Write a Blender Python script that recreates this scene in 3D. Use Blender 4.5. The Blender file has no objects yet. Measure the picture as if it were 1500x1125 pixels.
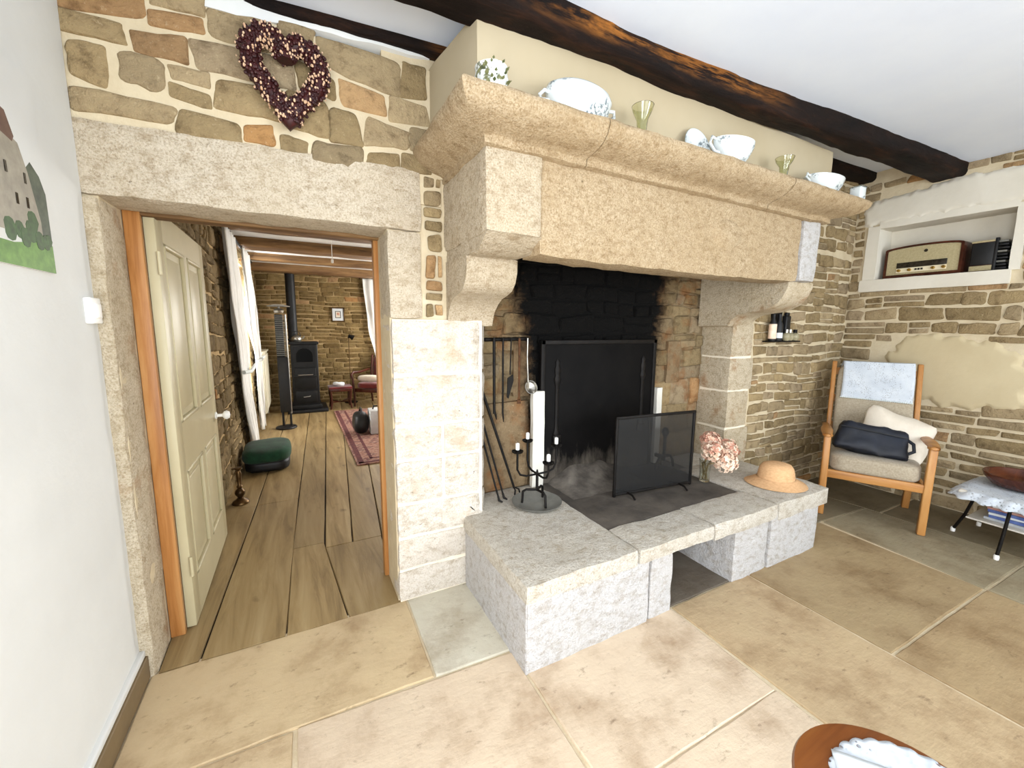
import bpy, bmesh, math, random
from math import sin, cos, pi, radians as R, sqrt, atan2, hypot
from mathutils import Vector, Matrix, noise
S = bpy.context.scene
COL = S.collection
# ------------------------------------------------------------------ camera
cam = bpy.data.cameras.new('camera'); cam.sensor_width = 36; cam.lens = 597 / 1500 * 36; cam.clip_start = .02
co = bpy.data.objects.new('camera', cam); COL.objects.link(co)
co.matrix_world = Matrix(((0.88614642, 0.05586575, -0.46002558, 0.581),
                          (-0.46333429, 0.1241964, -0.87743751, -1.901),
                          (0.00811482, 0.99068374, 0.13594072, 1.35), (0, 0, 0, 1)))
S.camera = co
# ------------------------------------------------------------------ world, light, exposure
S.view_settings.view_transform = 'Standard'; S.view_settings.look = 'None'
S.view_settings.gamma = 1; S.view_settings.use_curve_mapping = False
S.view_settings.exposure = 0.36
W = bpy.data.worlds.new('daylight'); S.world = W; W.use_nodes = True
W.node_tree.nodes['Background'].inputs[0].default_value = (.86, .93, 1, 1)
W.node_tree.nodes['Background'].inputs[1].default_value = 1.6
def area(name, loc, target, sx, sy, power, col=(1, 1, 1)):
    l = bpy.data.lights.new(name, 'AREA'); l.shape = 'RECTANGLE'; l.size = sx; l.size_y = sy
    l.energy = power; l.color = col
    o = bpy.data.objects.new(name, l); COL.objects.link(o); o.location = loc
    d = Vector(target) - Vector(loc); o.rotation_euler = d.to_track_quat('-Z', 'Y').to_euler()
    return o
area('garden_door_light', (1.45, -4.45, 1.2), (1.35, 0, 1.45), 2.1, 2.1, 44, (.93, .965, 1))
area('terrace_door_light', (-.10, -2.32, 1.1), (2.4, -.5, .8), 1.2, 1.9, 62, (.93, .965, 1))
area('rear_window_light', (3.75, -4.45, 1.45), (.6, -1.0, 1.9), 1.2, 1.3, 70, (.84, .93, 1))
area('street_window_light', (-.22, 3.97, 1.3), (2, 3.6, .8), .9, 1.6, 70, (.97, .98, 1))
area('courtyard_window_light', (3.52, 3.9, 1.35), (0, 3.8, .5), 2.0, 1.7, 96, (1, .98, .93))
area('far_window_light', (2.2, 5.78, 1.4), (1.6, 3.5, .3), .8, 1.5, 24, (1, .99, .96))
# ------------------------------------------------------------------ colour helpers
def lin(c):
    if isinstance(c, str):
        c = [int(c[i:i + 2], 16) / 255 for i in (0, 2, 4)]
    return tuple(x / 12.92 if x <= .04045 else ((x + .055) / 1.055) ** 2.4 for x in c)
def rgba(c): return (*lin(c), 1)
# ------------------------------------------------------------------ materials
def base(name):
    m = bpy.data.materials.new(name); m.use_nodes = True
    nt = m.node_tree; return m, nt, nt.nodes['Principled BSDF']
def N(nt, t, **kw):
    n = nt.nodes.new(t)
    for k, v in kw.items(): setattr(n, k, v)
    return n
def coords(nt, stretch=(1, 1, 1), world=False):
    mp = N(nt, 'ShaderNodeMapping'); mp.inputs['Scale'].default_value = stretch
    if world:
        g = N(nt, 'ShaderNodeNewGeometry'); nt.links.new(g.outputs['Position'], mp.inputs[0])
    else:
        t = N(nt, 'ShaderNodeTexCoord'); nt.links.new(t.outputs['Object'], mp.inputs[0])
    return mp.outputs[0]
def noise_n(nt, vec, scale, detail=4, rough=.6, dist=0):
    n = N(nt, 'ShaderNodeTexNoise'); n.inputs['Scale'].default_value = scale
    n.inputs['Detail'].default_value = detail; n.inputs['Roughness'].default_value = rough
    n.inputs['Distortion'].default_value = dist
    nt.links.new(vec, n.inputs['Vector']); return n.outputs['Fac']
def ramp(nt, fac, stops):
    r = N(nt, 'ShaderNodeValToRGB'); e = r.color_ramp.elements
    while len(e) < len(stops): e.new(.5)
    for i, (p, c) in enumerate(stops):
        e[i].position = p; e[i].color = rgba(c) if not (isinstance(c, tuple) and len(c) == 4) else c
    nt.links.new(fac, r.inputs[0]); return r.outputs[0]
def mix(nt, a, b, fac, mode='MIX'):
    n = N(nt, 'ShaderNodeMix', data_type='RGBA', blend_type=mode)
    for s, v in ((0, fac), (6, a), (7, b)):
        if hasattr(v, 'links') or isinstance(v, bpy.types.NodeSocket): nt.links.new(v, n.inputs[s])
        else: n.inputs[s].default_value = v
    return n.outputs[2]
def math_n(nt, op, a, b=0., clamp=False):
    n = N(nt, 'ShaderNodeMath', operation=op, use_clamp=clamp)
    for i, v in enumerate((a, b)):
        if isinstance(v, bpy.types.NodeSocket): nt.links.new(v, n.inputs[i])
        else: n.inputs[i].default_value = v
    return n.outputs[0]
def bump(nt, bs, h, strength, dist=.01):
    b = N(nt, 'ShaderNodeBump'); b.inputs['Strength'].default_value = strength; b.inputs['Distance'].default_value = dist
    nt.links.new(h, b.inputs['Height']); nt.links.new(b.outputs[0], bs.inputs['Normal'])
def mat(name, c1, c2=None, scale=6, rough=.6, metal=0, bmp=.15, bscale=None, stretch=(1, 1, 1), world=False,
        trans=0, spread=(.3, .7), spec=.5, sheen=0, ior=1.45):
    m, nt, bs = base(name)
    v = coords(nt, stretch, world); f = noise_n(nt, v, scale)
    nt.links.new(ramp(nt, f, [(spread[0], c1), (spread[1], c2 or c1)]), bs.inputs['Base Color'])
    bs.inputs['Roughness'].default_value = rough; bs.inputs['Metallic'].default_value = metal
    bs.inputs['Specular IOR Level'].default_value = spec
    bs.inputs['Transmission Weight'].default_value = trans; bs.inputs['IOR'].default_value = ior
    bs.inputs['Sheen Weight'].default_value = sheen
    if bmp: bump(nt, bs, noise_n(nt, v, bscale or scale * 6), bmp, .006)
    return m
def rubble(name, soot=False, var=.5):
    """stone whose own colour sits in the colour attribute, mottled and pitted"""
    m, nt, bs = base(name); v = coords(nt, world=True)
    at = N(nt, 'ShaderNodeAttribute', attribute_name='Col')
    a = ramp(nt, noise_n(nt, v, 16, 6, .7), [(.28, (.55, .49, .43)), (.48, (.92, .90, .88)), (.70, (1., .99, .97))])
    c = mix(nt, at.outputs['Color'], a, .85 * var + .35, 'MULTIPLY')
    s = ramp(nt, noise_n(nt, v, 70, 3, .7), [(.62, (0, 0, 0)), (.72, (1, 1, 1))])
    c = mix(nt, c, rgba('D9C6A4'), math_n(nt, 'MULTIPLY', s, .35))
    if soot:
        g = N(nt, 'ShaderNodeNewGeometry'); sx = N(nt, 'ShaderNodeSeparateXYZ'); nt.links.new(g.outputs['Position'], sx.inputs[0])
        nz = math_n(nt, 'MULTIPLY', math_n(nt, 'SUBTRACT', noise_n(nt, v, 6, 6, .7), .5), .42)
        dx = math_n(nt, 'ABSOLUTE', math_n(nt, 'SUBTRACT', sx.outputs[0], 2.31))
        wz = math_n(nt, 'MULTIPLY', math_n(nt, 'SUBTRACT', sx.outputs[2], 1.2), .16)
        d = math_n(nt, 'SUBTRACT', math_n(nt, 'ADD', dx, nz), wz)
        t = ramp(nt, noise_n(nt, v, 7, 4, .6), [(.50, (0, 0, 0)), (.66, (1, 1, 1))])
        c = mix(nt, c, rgba('8A5527'), math_n(nt, 'MULTIPLY', t, .55))
        rust = ramp(nt, d, [(.48, (1, 1, 1)), (.72, (0, 0, 0))])
        up = ramp(nt, math_n(nt, 'MULTIPLY', sx.outputs[2], .5), [(.42, (.25, .25, .25)), (.60, (1, 1, 1)), (.82, (1, 1, 1))])
        c = mix(nt, c, rgba('4A3019'), math_n(nt, 'MULTIPLY', math_n(nt, 'MULTIPLY', rust, up), .85))
        k = ramp(nt, d, [(.47, (1, 1, 1)), (.60, (0, 0, 0))])
        c = mix(nt, c, rgba('050403'), k)
    nt.links.new(c, bs.inputs['Base Color']); bs.inputs['Roughness'].default_value = .92
    bs.inputs['Specular IOR Level'].default_value = .2
    h = math_n(nt, 'ADD', noise_n(nt, v, 28, 6, .7), math_n(nt, 'MULTIPLY', noise_n(nt, v, 110, 3), .35))
    bump(nt, bs, h, 1., .016); return m
def granite(name, light, mid, dark, warm=None, bmp=.55, stain=None, sc=1.):
    m, nt, bs = base(name); v = coords(nt, world=True)
    c = ramp(nt, noise_n(nt, v, 150 * sc, 3, .7), [(.30, dark), (.45, mid), (.62, light)])
    big = noise_n(nt, v, 2.4, 5, .6)
    c = mix(nt, c, rgba(warm or mid), ramp(nt, big, [(.42, (0, 0, 0)), (.7, (.7, .7, .7))]))
    pit = ramp(nt, noise_n(nt, v, 40, 3, .6), [(.22, (.5, .43, .35)), (.30, (1, 1, 1))])
    mid_ = ramp(nt, noise_n(nt, coords(nt, (.8, 1, 1.3), True), 26, 6, .7), [(.33, (.82, .78, .72)), (.52, (1, 1, 1))])
    c = mix(nt, mix(nt, c, mid_, .75, 'MULTIPLY'), pit, .8, 'MULTIPLY')
    if stain:
        t = ramp(nt, noise_n(nt, v, 4.5, 5, .65), [(.56, (0, 0, 0)), (.68, (1, 1, 1))])
        c = mix(nt, c, rgba(stain), math_n(nt, 'MULTIPLY', t, .6))
    nt.links.new(c, bs.inputs['Base Color']); bs.inputs['Roughness'].default_value = .85
    bs.inputs['Specular IOR Level'].default_value = .25
    h = math_n(nt, 'ADD', noise_n(nt, v, 75, 4, .75), math_n(nt, 'MULTIPLY', noise_n(nt, v, 14, 3), .9))
    bump(nt, bs, h, min(1., bmp * 1.7), .014); return m
def wood(name, dark, mid, light, axis=0, scale=9, rough=.55, bmp=.3, world=False, col=False, spec=.4, knots=None):
    m, nt, bs = base(name)
    st = [1, 1, 1]; st[axis] = .09
    v = coords(nt, st, world)
    f = noise_n(nt, v, scale * 2.2, 6, .65, .6)
    c = ramp(nt, f, [(.30, dark), (.5, mid), (.72, light)])
    if col:
        at = N(nt, 'ShaderNodeAttribute', attribute_name='Col'); c = mix(nt, c, at.outputs['Color'], 1., 'MULTIPLY')
    if knots:
        k = ramp(nt, noise_n(nt, coords(nt, (1, .6, 1), world), 7, 2, .5), [(.66, (0, 0, 0)), (.74, (1, 1, 1))])
        c = mix(nt, c, rgba(knots), math_n(nt, 'MULTIPLY', k, .6))
    nt.links.new(c, bs.inputs['Base Color']); bs.inputs['Roughness'].default_value = rough
    bs.inputs['Specular IOR Level'].default_value = spec
    bump(nt, bs, f, bmp, .008); return m
M = {}
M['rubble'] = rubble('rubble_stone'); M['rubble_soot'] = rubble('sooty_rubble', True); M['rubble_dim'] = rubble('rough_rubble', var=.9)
M['mortar'] = mat('lime_mortar', 'C6B596', 'D6C8AB', 9, .95, bmp=.5, bscale=60, world=True, spec=.15)
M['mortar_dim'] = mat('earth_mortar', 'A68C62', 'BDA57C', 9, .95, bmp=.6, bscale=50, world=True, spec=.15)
M['mortar_soot'] = rubble('sooty_mortar', True)
M['white_wall'] = mat('white_limewash', 'DADBD9', 'E3E4E2', 2.2, .9, bmp=.25, bscale=24, world=True, spec=.15)
M['ceiling'] = mat('white_ceiling_paint', 'DFE7F6', 'E8EFFA', 1.6, .62, bmp=.2, bscale=9, world=True, spec=.35)
M['plaster'] = mat('cream_plaster', 'C2B18E', 'CDBE9C', 2.4, .9, bmp=.3, bscale=20, world=True, spec=.15)
M['hood'] = mat('smooth_cream_render', 'AE9F82', 'B6A88D', 1.8, .8, bmp=.12, bscale=14, world=True, spec=.2)
M['niche'] = mat('white_plaster', 'D6CFBF', 'E2DCCE', 3, .9, bmp=.25, bscale=25, world=True, spec=.15)
M['granite'] = granite('pale_granite', 'D9CDBA', 'C8BAA3', 'A89680', 'C0AE90', .5)
M['granite_block'] = granite('cream_granite', 'CDBFA9', 'BBAB92', '9C8A70', 'B5A282', .5)
M['granite_warm'] = granite('warm_granite', 'C4B093', 'AF9978', '8F7757', 'A58B65', .5)
M['granite_pier'] = granite('bleached_granite', 'E6DFD5', 'DAD0C2', 'C2B5A2', 'E0D6C8', .5, stain='C9B090')
M['granite_grey'] = granite('grey_granite', 'D3D1D0', 'C6C3C1', 'AFACA9', 'CBC6C1', .7)
M['granite_stain'] = granite('stained_granite', 'D8CCB6', 'C7B89E', 'A6957A', 'BEAB8A', .5, stain='9A6A38')
M['joint'] = mat('lime_joint', 'E9DDC6', 'F1E8D6', 20, .95, bmp=.4, bscale=60, world=True, spec=.1)
def floor_mat(name):
    m, nt, bs = base(name); v = coords(nt, world=True)
    at = N(nt, 'ShaderNodeAttribute', attribute_name='Col')
    c = mix(nt, at.outputs['Color'], ramp(nt, noise_n(nt, v, 3.2, 7, .68), [(.3, (.78, .73, .67)), (.52, (.97, .96, .94)), (.7, (1, 1, .98))]), 1., 'MULTIPLY')
    c = mix(nt, c, ramp(nt, noise_n(nt, coords(nt, (1, 1.8, 1), True), 13, 5, .7), [(.27, (.5, .42, .34)), (.4, (1, 1, 1))]), .65, 'MULTIPLY')
    nt.links.new(c, bs.inputs['Base Color'])
    nt.links.new(ramp(nt, noise_n(nt, v, 6), [(.3, (.50, .50, .50, 1)), (.7, (.72, .72, .72, 1))]), bs.inputs['Roughness'])
    bs.inputs['Specular IOR Level'].default_value = .35
    h = math_n(nt, 'ADD', noise_n(nt, coords(nt, (1, 2, 1), True), 9, 6, .65), math_n(nt, 'MULTIPLY', noise_n(nt, v, 70), .15))
    bump(nt, bs, h, .35, .012); return m
M['flag'] = floor_mat('worn_flagstone')
M['plank'] = wood('old_floor_plank', '7C6642', '9D855C', 'B09A72', 1, 7, .5, .25, True, True, .4, knots='54401F')
M['beam'] = None
def beam_mat():
    m, nt, bs = base('charred_oak'); v = coords(nt, (.16, 1, 1), True)
    f = noise_n(nt, v, 15, 7, .7, .5)
    c = ramp(nt, f, [(.30, '080504'), (.52, '190E09'), (.72, '3A2112')])
    g = N(nt, 'ShaderNodeNewGeometry'); s = N(nt, 'ShaderNodeSeparateXYZ'); nt.links.new(g.outputs['Position'], s.inputs[0])
    along = ramp(nt, math_n(nt, 'MULTIPLY', s.outputs[0], .2), [(.22, (0, 0, 0)), (.3, (1, 1, 1)), (.5, (.9, .9, .9)), (.60, (0, 0, 0))])
    up = ramp(nt, math_n(nt, 'SUBTRACT', s.outputs[2], 2.), [(.478, (0, 0, 0)), (.52, (1, 1, 1))])
    k = ramp(nt, noise_n(nt, coords(nt, (.3, 1, 1), True), 9, 5, .65), [(.40, (0, 0, 0)), (.56, (1, 1, 1))])
    raw = ramp(nt, f, [(.3, '5E3413'), (.6, 'A5692B'), (.8, 'C08A48')])
    crack = ramp(nt, noise_n(nt, coords(nt, (.10, 1.4, 1.4), True), 34, 4, .7), [(.40, (0, 0, 0)), (.52, (1, 1, 1))])
    c = mix(nt, c, mix(nt, rgba('1A0E08'), raw, crack), math_n(nt, 'MULTIPLY', math_n(nt, 'MULTIPLY', along, up), k))
    nt.links.new(c, bs.inputs['Base Color']); bs.inputs['Roughness'].default_value = .7; bs.inputs['Specular IOR Level'].default_value = .15
    bump(nt, bs, f, .8, .02); return m
M['beam'] = beam_mat()
M['beam_brown'] = wood('brown_joist', '4A331E', '7C5C38', '9C7B50', 0, 8, .7, .5, True)
M['oak_frame'] = wood('orange_oak', '8E5828', 'AE7640', 'C2905A', 2, 7, .4, .12)
M['teak'] = wood('honey_beech', '94602C', 'B47D44', 'C49256', 2, 6, .38, .1)
M['teak_y'] = wood('honey_beech_rail', '94602C', 'B47D44', 'C49256', 0, 6, .38, .1)
M['door_paint'] = mat('ivory_gloss_paint', 'B9AE8A', 'C6BB99', 2.5, .36, bmp=.06, bscale=14)
M['iron'] = mat('black_iron', '0D0B0A', '1C1815', 20, .55, .3, bmp=.3, spec=.3)
M['iron_plate'] = None
def plate_mat():
    m, nt, bs = base('sooty_cast_iron'); v = coords(nt, world=True)
    f = noise_n(nt, v, 6, 6, .65)
    c = ramp(nt, f, [(.3, '060505'), (.7, '100E0D')])
    g = N(nt, 'ShaderNodeNewGeometry'); s = N(nt, 'ShaderNodeSeparateXYZ'); nt.links.new(g.outputs['Position'], s.inputs[0])
    d = math_n(nt, 'ADD', s.outputs[2], math_n(nt, 'MULTIPLY', math_n(nt, 'SUBTRACT', noise_n(nt, coords(nt, (2, 1, .6), True), 7, 5, .65), .5), .5))
    k = ramp(nt, d, [(.40, (.8, .8, .8)), (.58, (0, 0, 0))])
    c = mix(nt, c, ramp(nt, f, [(.3, '4E463E'), (.7, '8B8174')]), k)
    nt.links.new(c, bs.inputs['Base Color']); bs.inputs['Roughness'].default_value = .7; bs.inputs['Specular IOR Level'].default_value = .12
    bump(nt, bs, f, .3, .01); return m
M['iron_plate'] = plate_mat()
M['zinc'] = mat('dull_pewter', '6E6D68', '8C8B84', 10, .45, .35, bmp=.1)
M['steel'] = mat('tarnished_steel', '8E8A82', 'B5B1A8', 12, .3, .9, bmp=.05)
M['rusty'] = mat('rusty_iron', '3E2818', '6A4426', 25, .8, .3, bmp=.3)
M['candle'] = mat('white_wax', 'F4F2EC', 'FAF9F5', 5, .5, bmp=.02)
M['white_paint'] = mat('white_painted_strip', 'DAD5C9', 'E6E2D8', 5, .6, bmp=.1)
M['ash'] = mat('grey_ash', '3E3833', '7A7268', 9, .95, bmp=.6, bscale=40, world=True)
M['sooty_slab'] = mat('blackened_slab', '3A3531', '635B52', 6, .75, bmp=.35, bscale=30, world=True)
M['porcelain'] = None
def porcelain():
    m, nt, bs = base('flowered_porcelain'); v = coords(nt)
    k = ramp(nt, noise_n(nt, v, 10, 1), [(.52, (0, 0, 0)), (.58, (1, 1, 1))])
    d = ramp(nt, noise_n(nt, v, 75, 4, .7), [(.47, (0, 0, 0)), (.56, (1, 1, 1))])
    c = mix(nt, rgba('D3D8D7'), rgba('4E5D64'), math_n(nt, 'MULTIPLY', math_n(nt, 'MULTIPLY', k, d), .85))
    nt.links.new(c, bs.inputs['Base Color']); bs.inputs['Roughness'].default_value = .12; return m
M['porcelain'] = porcelain()
def leafy():
    m, nt, bs = base('leaf_painted_porcelain'); v = coords(nt)
    k = ramp(nt, noise_n(nt, v, 34, 3, .6), [(.54, (0, 0, 0)), (.60, (1, 1, 1))])
    c = mix(nt, rgba('D6D8D3'), ramp(nt, noise_n(nt, v, 20), [(.4, '2F3A22'), (.6, '7B7A52')]), k)
    nt.links.new(c, bs.inputs['Base Color']); bs.inputs['Roughness'].default_value = .15; return m
M['leafy'] = leafy()
M['leaf_green'] = mat('painted_leaf', '3D4A2C', '8A8A5E', 30, .3, bmp=.1)
def glass(name, col, rough=.03):
    m, nt, bs = base(name); v = coords(nt)
    nt.links.new(ramp(nt, noise_n(nt, v, 5), [(.3, col), (.7, col)]), bs.inputs['Base Color'])
    bs.inputs['Transmission Weight'].default_value = 1; bs.inputs['Roughness'].default_value = rough; bs.inputs['IOR'].default_value = 1.45
    return m
M['green_glass'] = glass('pale_green_glass', 'E4E7CC'); M['clear_glass'] = glass('clear_glass', 'EEF1EC')
M['pane'] = glass('window_glass', 'F6F8F8', 0)
M['berry'] = mat('dark_red_berry', '22080A', '44100F', 40, .55, bmp=.1)
M['bud'] = mat('straw_coloured_bud', 'C59A78', 'E6C6A6', 40, .8, bmp=.1)
M['straw'] = mat('woven_straw', 'C79A6C', 'DDB386', 60, .8, bmp=.5, bscale=160, stretch=(1, 1, 3))
M['linen'] = mat('greige_wool_fabric', '9C8E78', 'B8AB95', 90, .95, bmp=.5, bscale=260, sheen=.2)
M['white_cloth'] = mat('white_cotton', 'CDD4D3', 'E0E5E3', 14, .9, bmp=.25, bscale=60)
M['cream_cloth'] = mat('cream_cotton', 'D2C6B4', 'E2D8C8', 8, .9, bmp=.2, bscale=40)
M['navy'] = mat('navy_nylon', '0A0D16', '161C2A', 9, .55, bmp=.25, bscale=30)
M['black'] = mat('matt_black', '0B0B0C', '17171A', 10, .5, bmp=.05)
M['ink'] = mat('black_plastic', '121214', '1C1C1E', 10, .35, bmp=.0)
def lace(name, sc=70):
    m, nt, bs = base(name); v = coords(nt)
    vo = N(nt, 'ShaderNodeTexVoronoi'); vo.inputs['Scale'].default_value = sc; nt.links.new(v, vo.inputs['Vector'])
    k = ramp(nt, noise_n(nt, v, 16, 1), [(.46, (0, 0, 0)), (.54, (1, 1, 1))])
    hole = ramp(nt, vo.outputs['Distance'], [(.26, (1, 1, 1)), (.34, (0, 0, 0))])
    a = math_n(nt, 'SUBTRACT', 1., math_n(nt, 'MULTIPLY', math_n(nt, 'MULTIPLY', hole, k), .9))
    nt.links.new(a, bs.inputs['Alpha'])
    nt.links.new(ramp(nt, noise_n(nt, v, 9), [(.3, 'BCC3CC'), (.7, 'D2D7DC')]), bs.inputs['Base Color'])
    bs.inputs['Roughness'].default_value = .9
    bump(nt, bs, vo.outputs['Distance'], .3, .004); return m
M['lace'] = lace('white_crochet_lace'); M['lace_fine'] = lace('fine_white_lace', 120)
M['bowl'] = wood('dark_turned_wood', '2A140D', '4A2417', '66351F', 0, 5, .25, .05)
M['table_wood'] = wood('red_brown_tabletop', '54290F', '74401A', '8A5424', 0, 4, .28, .05)
M['radio_case'] = wood('walnut_veneer', '2C1710', '47251A', '5C3324', 1, 5, .2, .03)
M['radio_cloth'] = mat('gold_speaker_cloth', 'A99B74', 'BDB08A', 90, .7, bmp=.4, bscale=220)
M['cream_plastic'] = mat('cream_plastic', 'E9DDBC', 'F2E8CC', 5, .3, bmp=0)
M['dial'] = mat('dark_dial_glass', '1C1913', '3A342A', 60, .15, bmp=0)
M['gold'] = mat('polished_brass', 'B6913F', 'D2B060', 10, .25, .9, bmp=.02)
M['old_brass'] = mat('aged_brass', '3E2E1C', '6E5433', 14, .35, .8, bmp=.08)
M['curtain'] = mat('white_voile', 'F0F0EC', 'FAFAF7', 6, .9, bmp=.1)
cbs = M['curtain'].node_tree.nodes['Principled BSDF']; cbs.inputs['Transmission Weight'].default_value = .08; cbs.inputs['Roughness'].default_value = .9
M['radiator'] = mat('cream_radiator_enamel', 'D6CFB6', 'DED8C2', 4, .35, bmp=.03)
M['green_velvet'] = mat('bottle_green_velvet', '0B2A1A', '17452C', 10, .9, bmp=.2, sheen=.08)
M['red_velvet'] = mat('wine_red_velvet', '4A0F10', '7A1E1A', 14, .85, bmp=.2, sheen=.4)
M['mahogany'] = wood('dark_mahogany', '2A120B', '4A2114', '633021', 2, 6, .3, .05)
M['silver_case'] = mat('silver_aluminium', 'CFD1D2', 'E6E8E8', 8, .4, .15, bmp=.02)
M['stove'] = mat('matt_stove_black', '111213', '1D1E20', 8, .5, .3, bmp=.08)
M['pink'] = mat('dry_pink_petal', 'CE9C82', 'F0D2B8', 30, .85, bmp=.2)
M['pink_dark'] = mat('dusky_rose_petal', 'B27763', 'D9A48C', 30, .85, bmp=.2)
M['pink_pale'] = mat('pale_peach_petal', 'EBC7AC', 'F8E6D2', 30, .85, bmp=.2)
M['stem'] = mat('dry_stem', '6E5A38', '8E7A50', 30, .8, bmp=.2)
M['paper'] = mat('white_paper', 'CFD5D8', 'DCE0E2', 4, .7, bmp=.05)
M['paper_blue'] = mat('blue_magazine', '2A3E86', '6C83BE', 14, .4, bmp=0)
M['paper_red'] = mat('red_magazine', '8A3A34', 'C9A79C', 14, .4, bmp=0)
M['paper_grey'] = mat('grey_magazine', '8F959C', 'D3D6D9', 14, .4, bmp=0)
M['lawn'] = mat('printed_lawn', '4F7A2E', '6F9A44', 40, .5, bmp=0)
M['bush'] = mat('printed_bush', '27401E', '3F6230', 60, .5, bmp=0)
M['hill'] = mat('printed_hillside', '3A4438', '56604E', 40, .5, bmp=0)
M['house'] = mat('printed_house_wall', '8D877A', 'A69F90', 30, .5, bmp=0)
M['roof'] = mat('printed_roof', '5A4238', '72564A', 30, .5, bmp=0)
M['sky'] = mat('printed_sky', 'DADBD9', 'E0E1DF', 4, .8, bmp=0)
M['mesh'] = None
def mesh_mat():
    m, nt, bs = base('fine_black_wire_mesh')
    nt.links.new(ramp(nt, noise_n(nt, coords(nt), 8), [(.3, '070706'), (.7, '0C0B0B')]), bs.inputs['Base Color'])
    bs.inputs['Alpha'].default_value = .60; bs.inputs['Roughness'].default_value = .6; return m
M['mesh'] = mesh_mat()
def rug_mat():
    m, nt, bs = base('persian_rug_pile'); v = coords(nt)
    vo = N(nt, 'ShaderNodeTexVoronoi', distance='MANHATTAN'); vo.inputs['Scale'].default_value = 9; nt.links.new(v, vo.inputs['Vector'])
    c = ramp(nt, vo.outputs['Distance'], [(.15, 'B08C78'), (.32, '7C4238'), (.5, '4A2430'), (.7, '9A6A58')])
    c = mix(nt, c, ramp(nt, noise_n(nt, v, 40, 3), [(.4, '6A3A34'), (.6, 'B59A86')]), .4)
    nt.links.new(c, bs.inputs['Base Color']); bs.inputs['Roughness'].default_value = .95; return m
M['rug'] = rug_mat()
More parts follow.
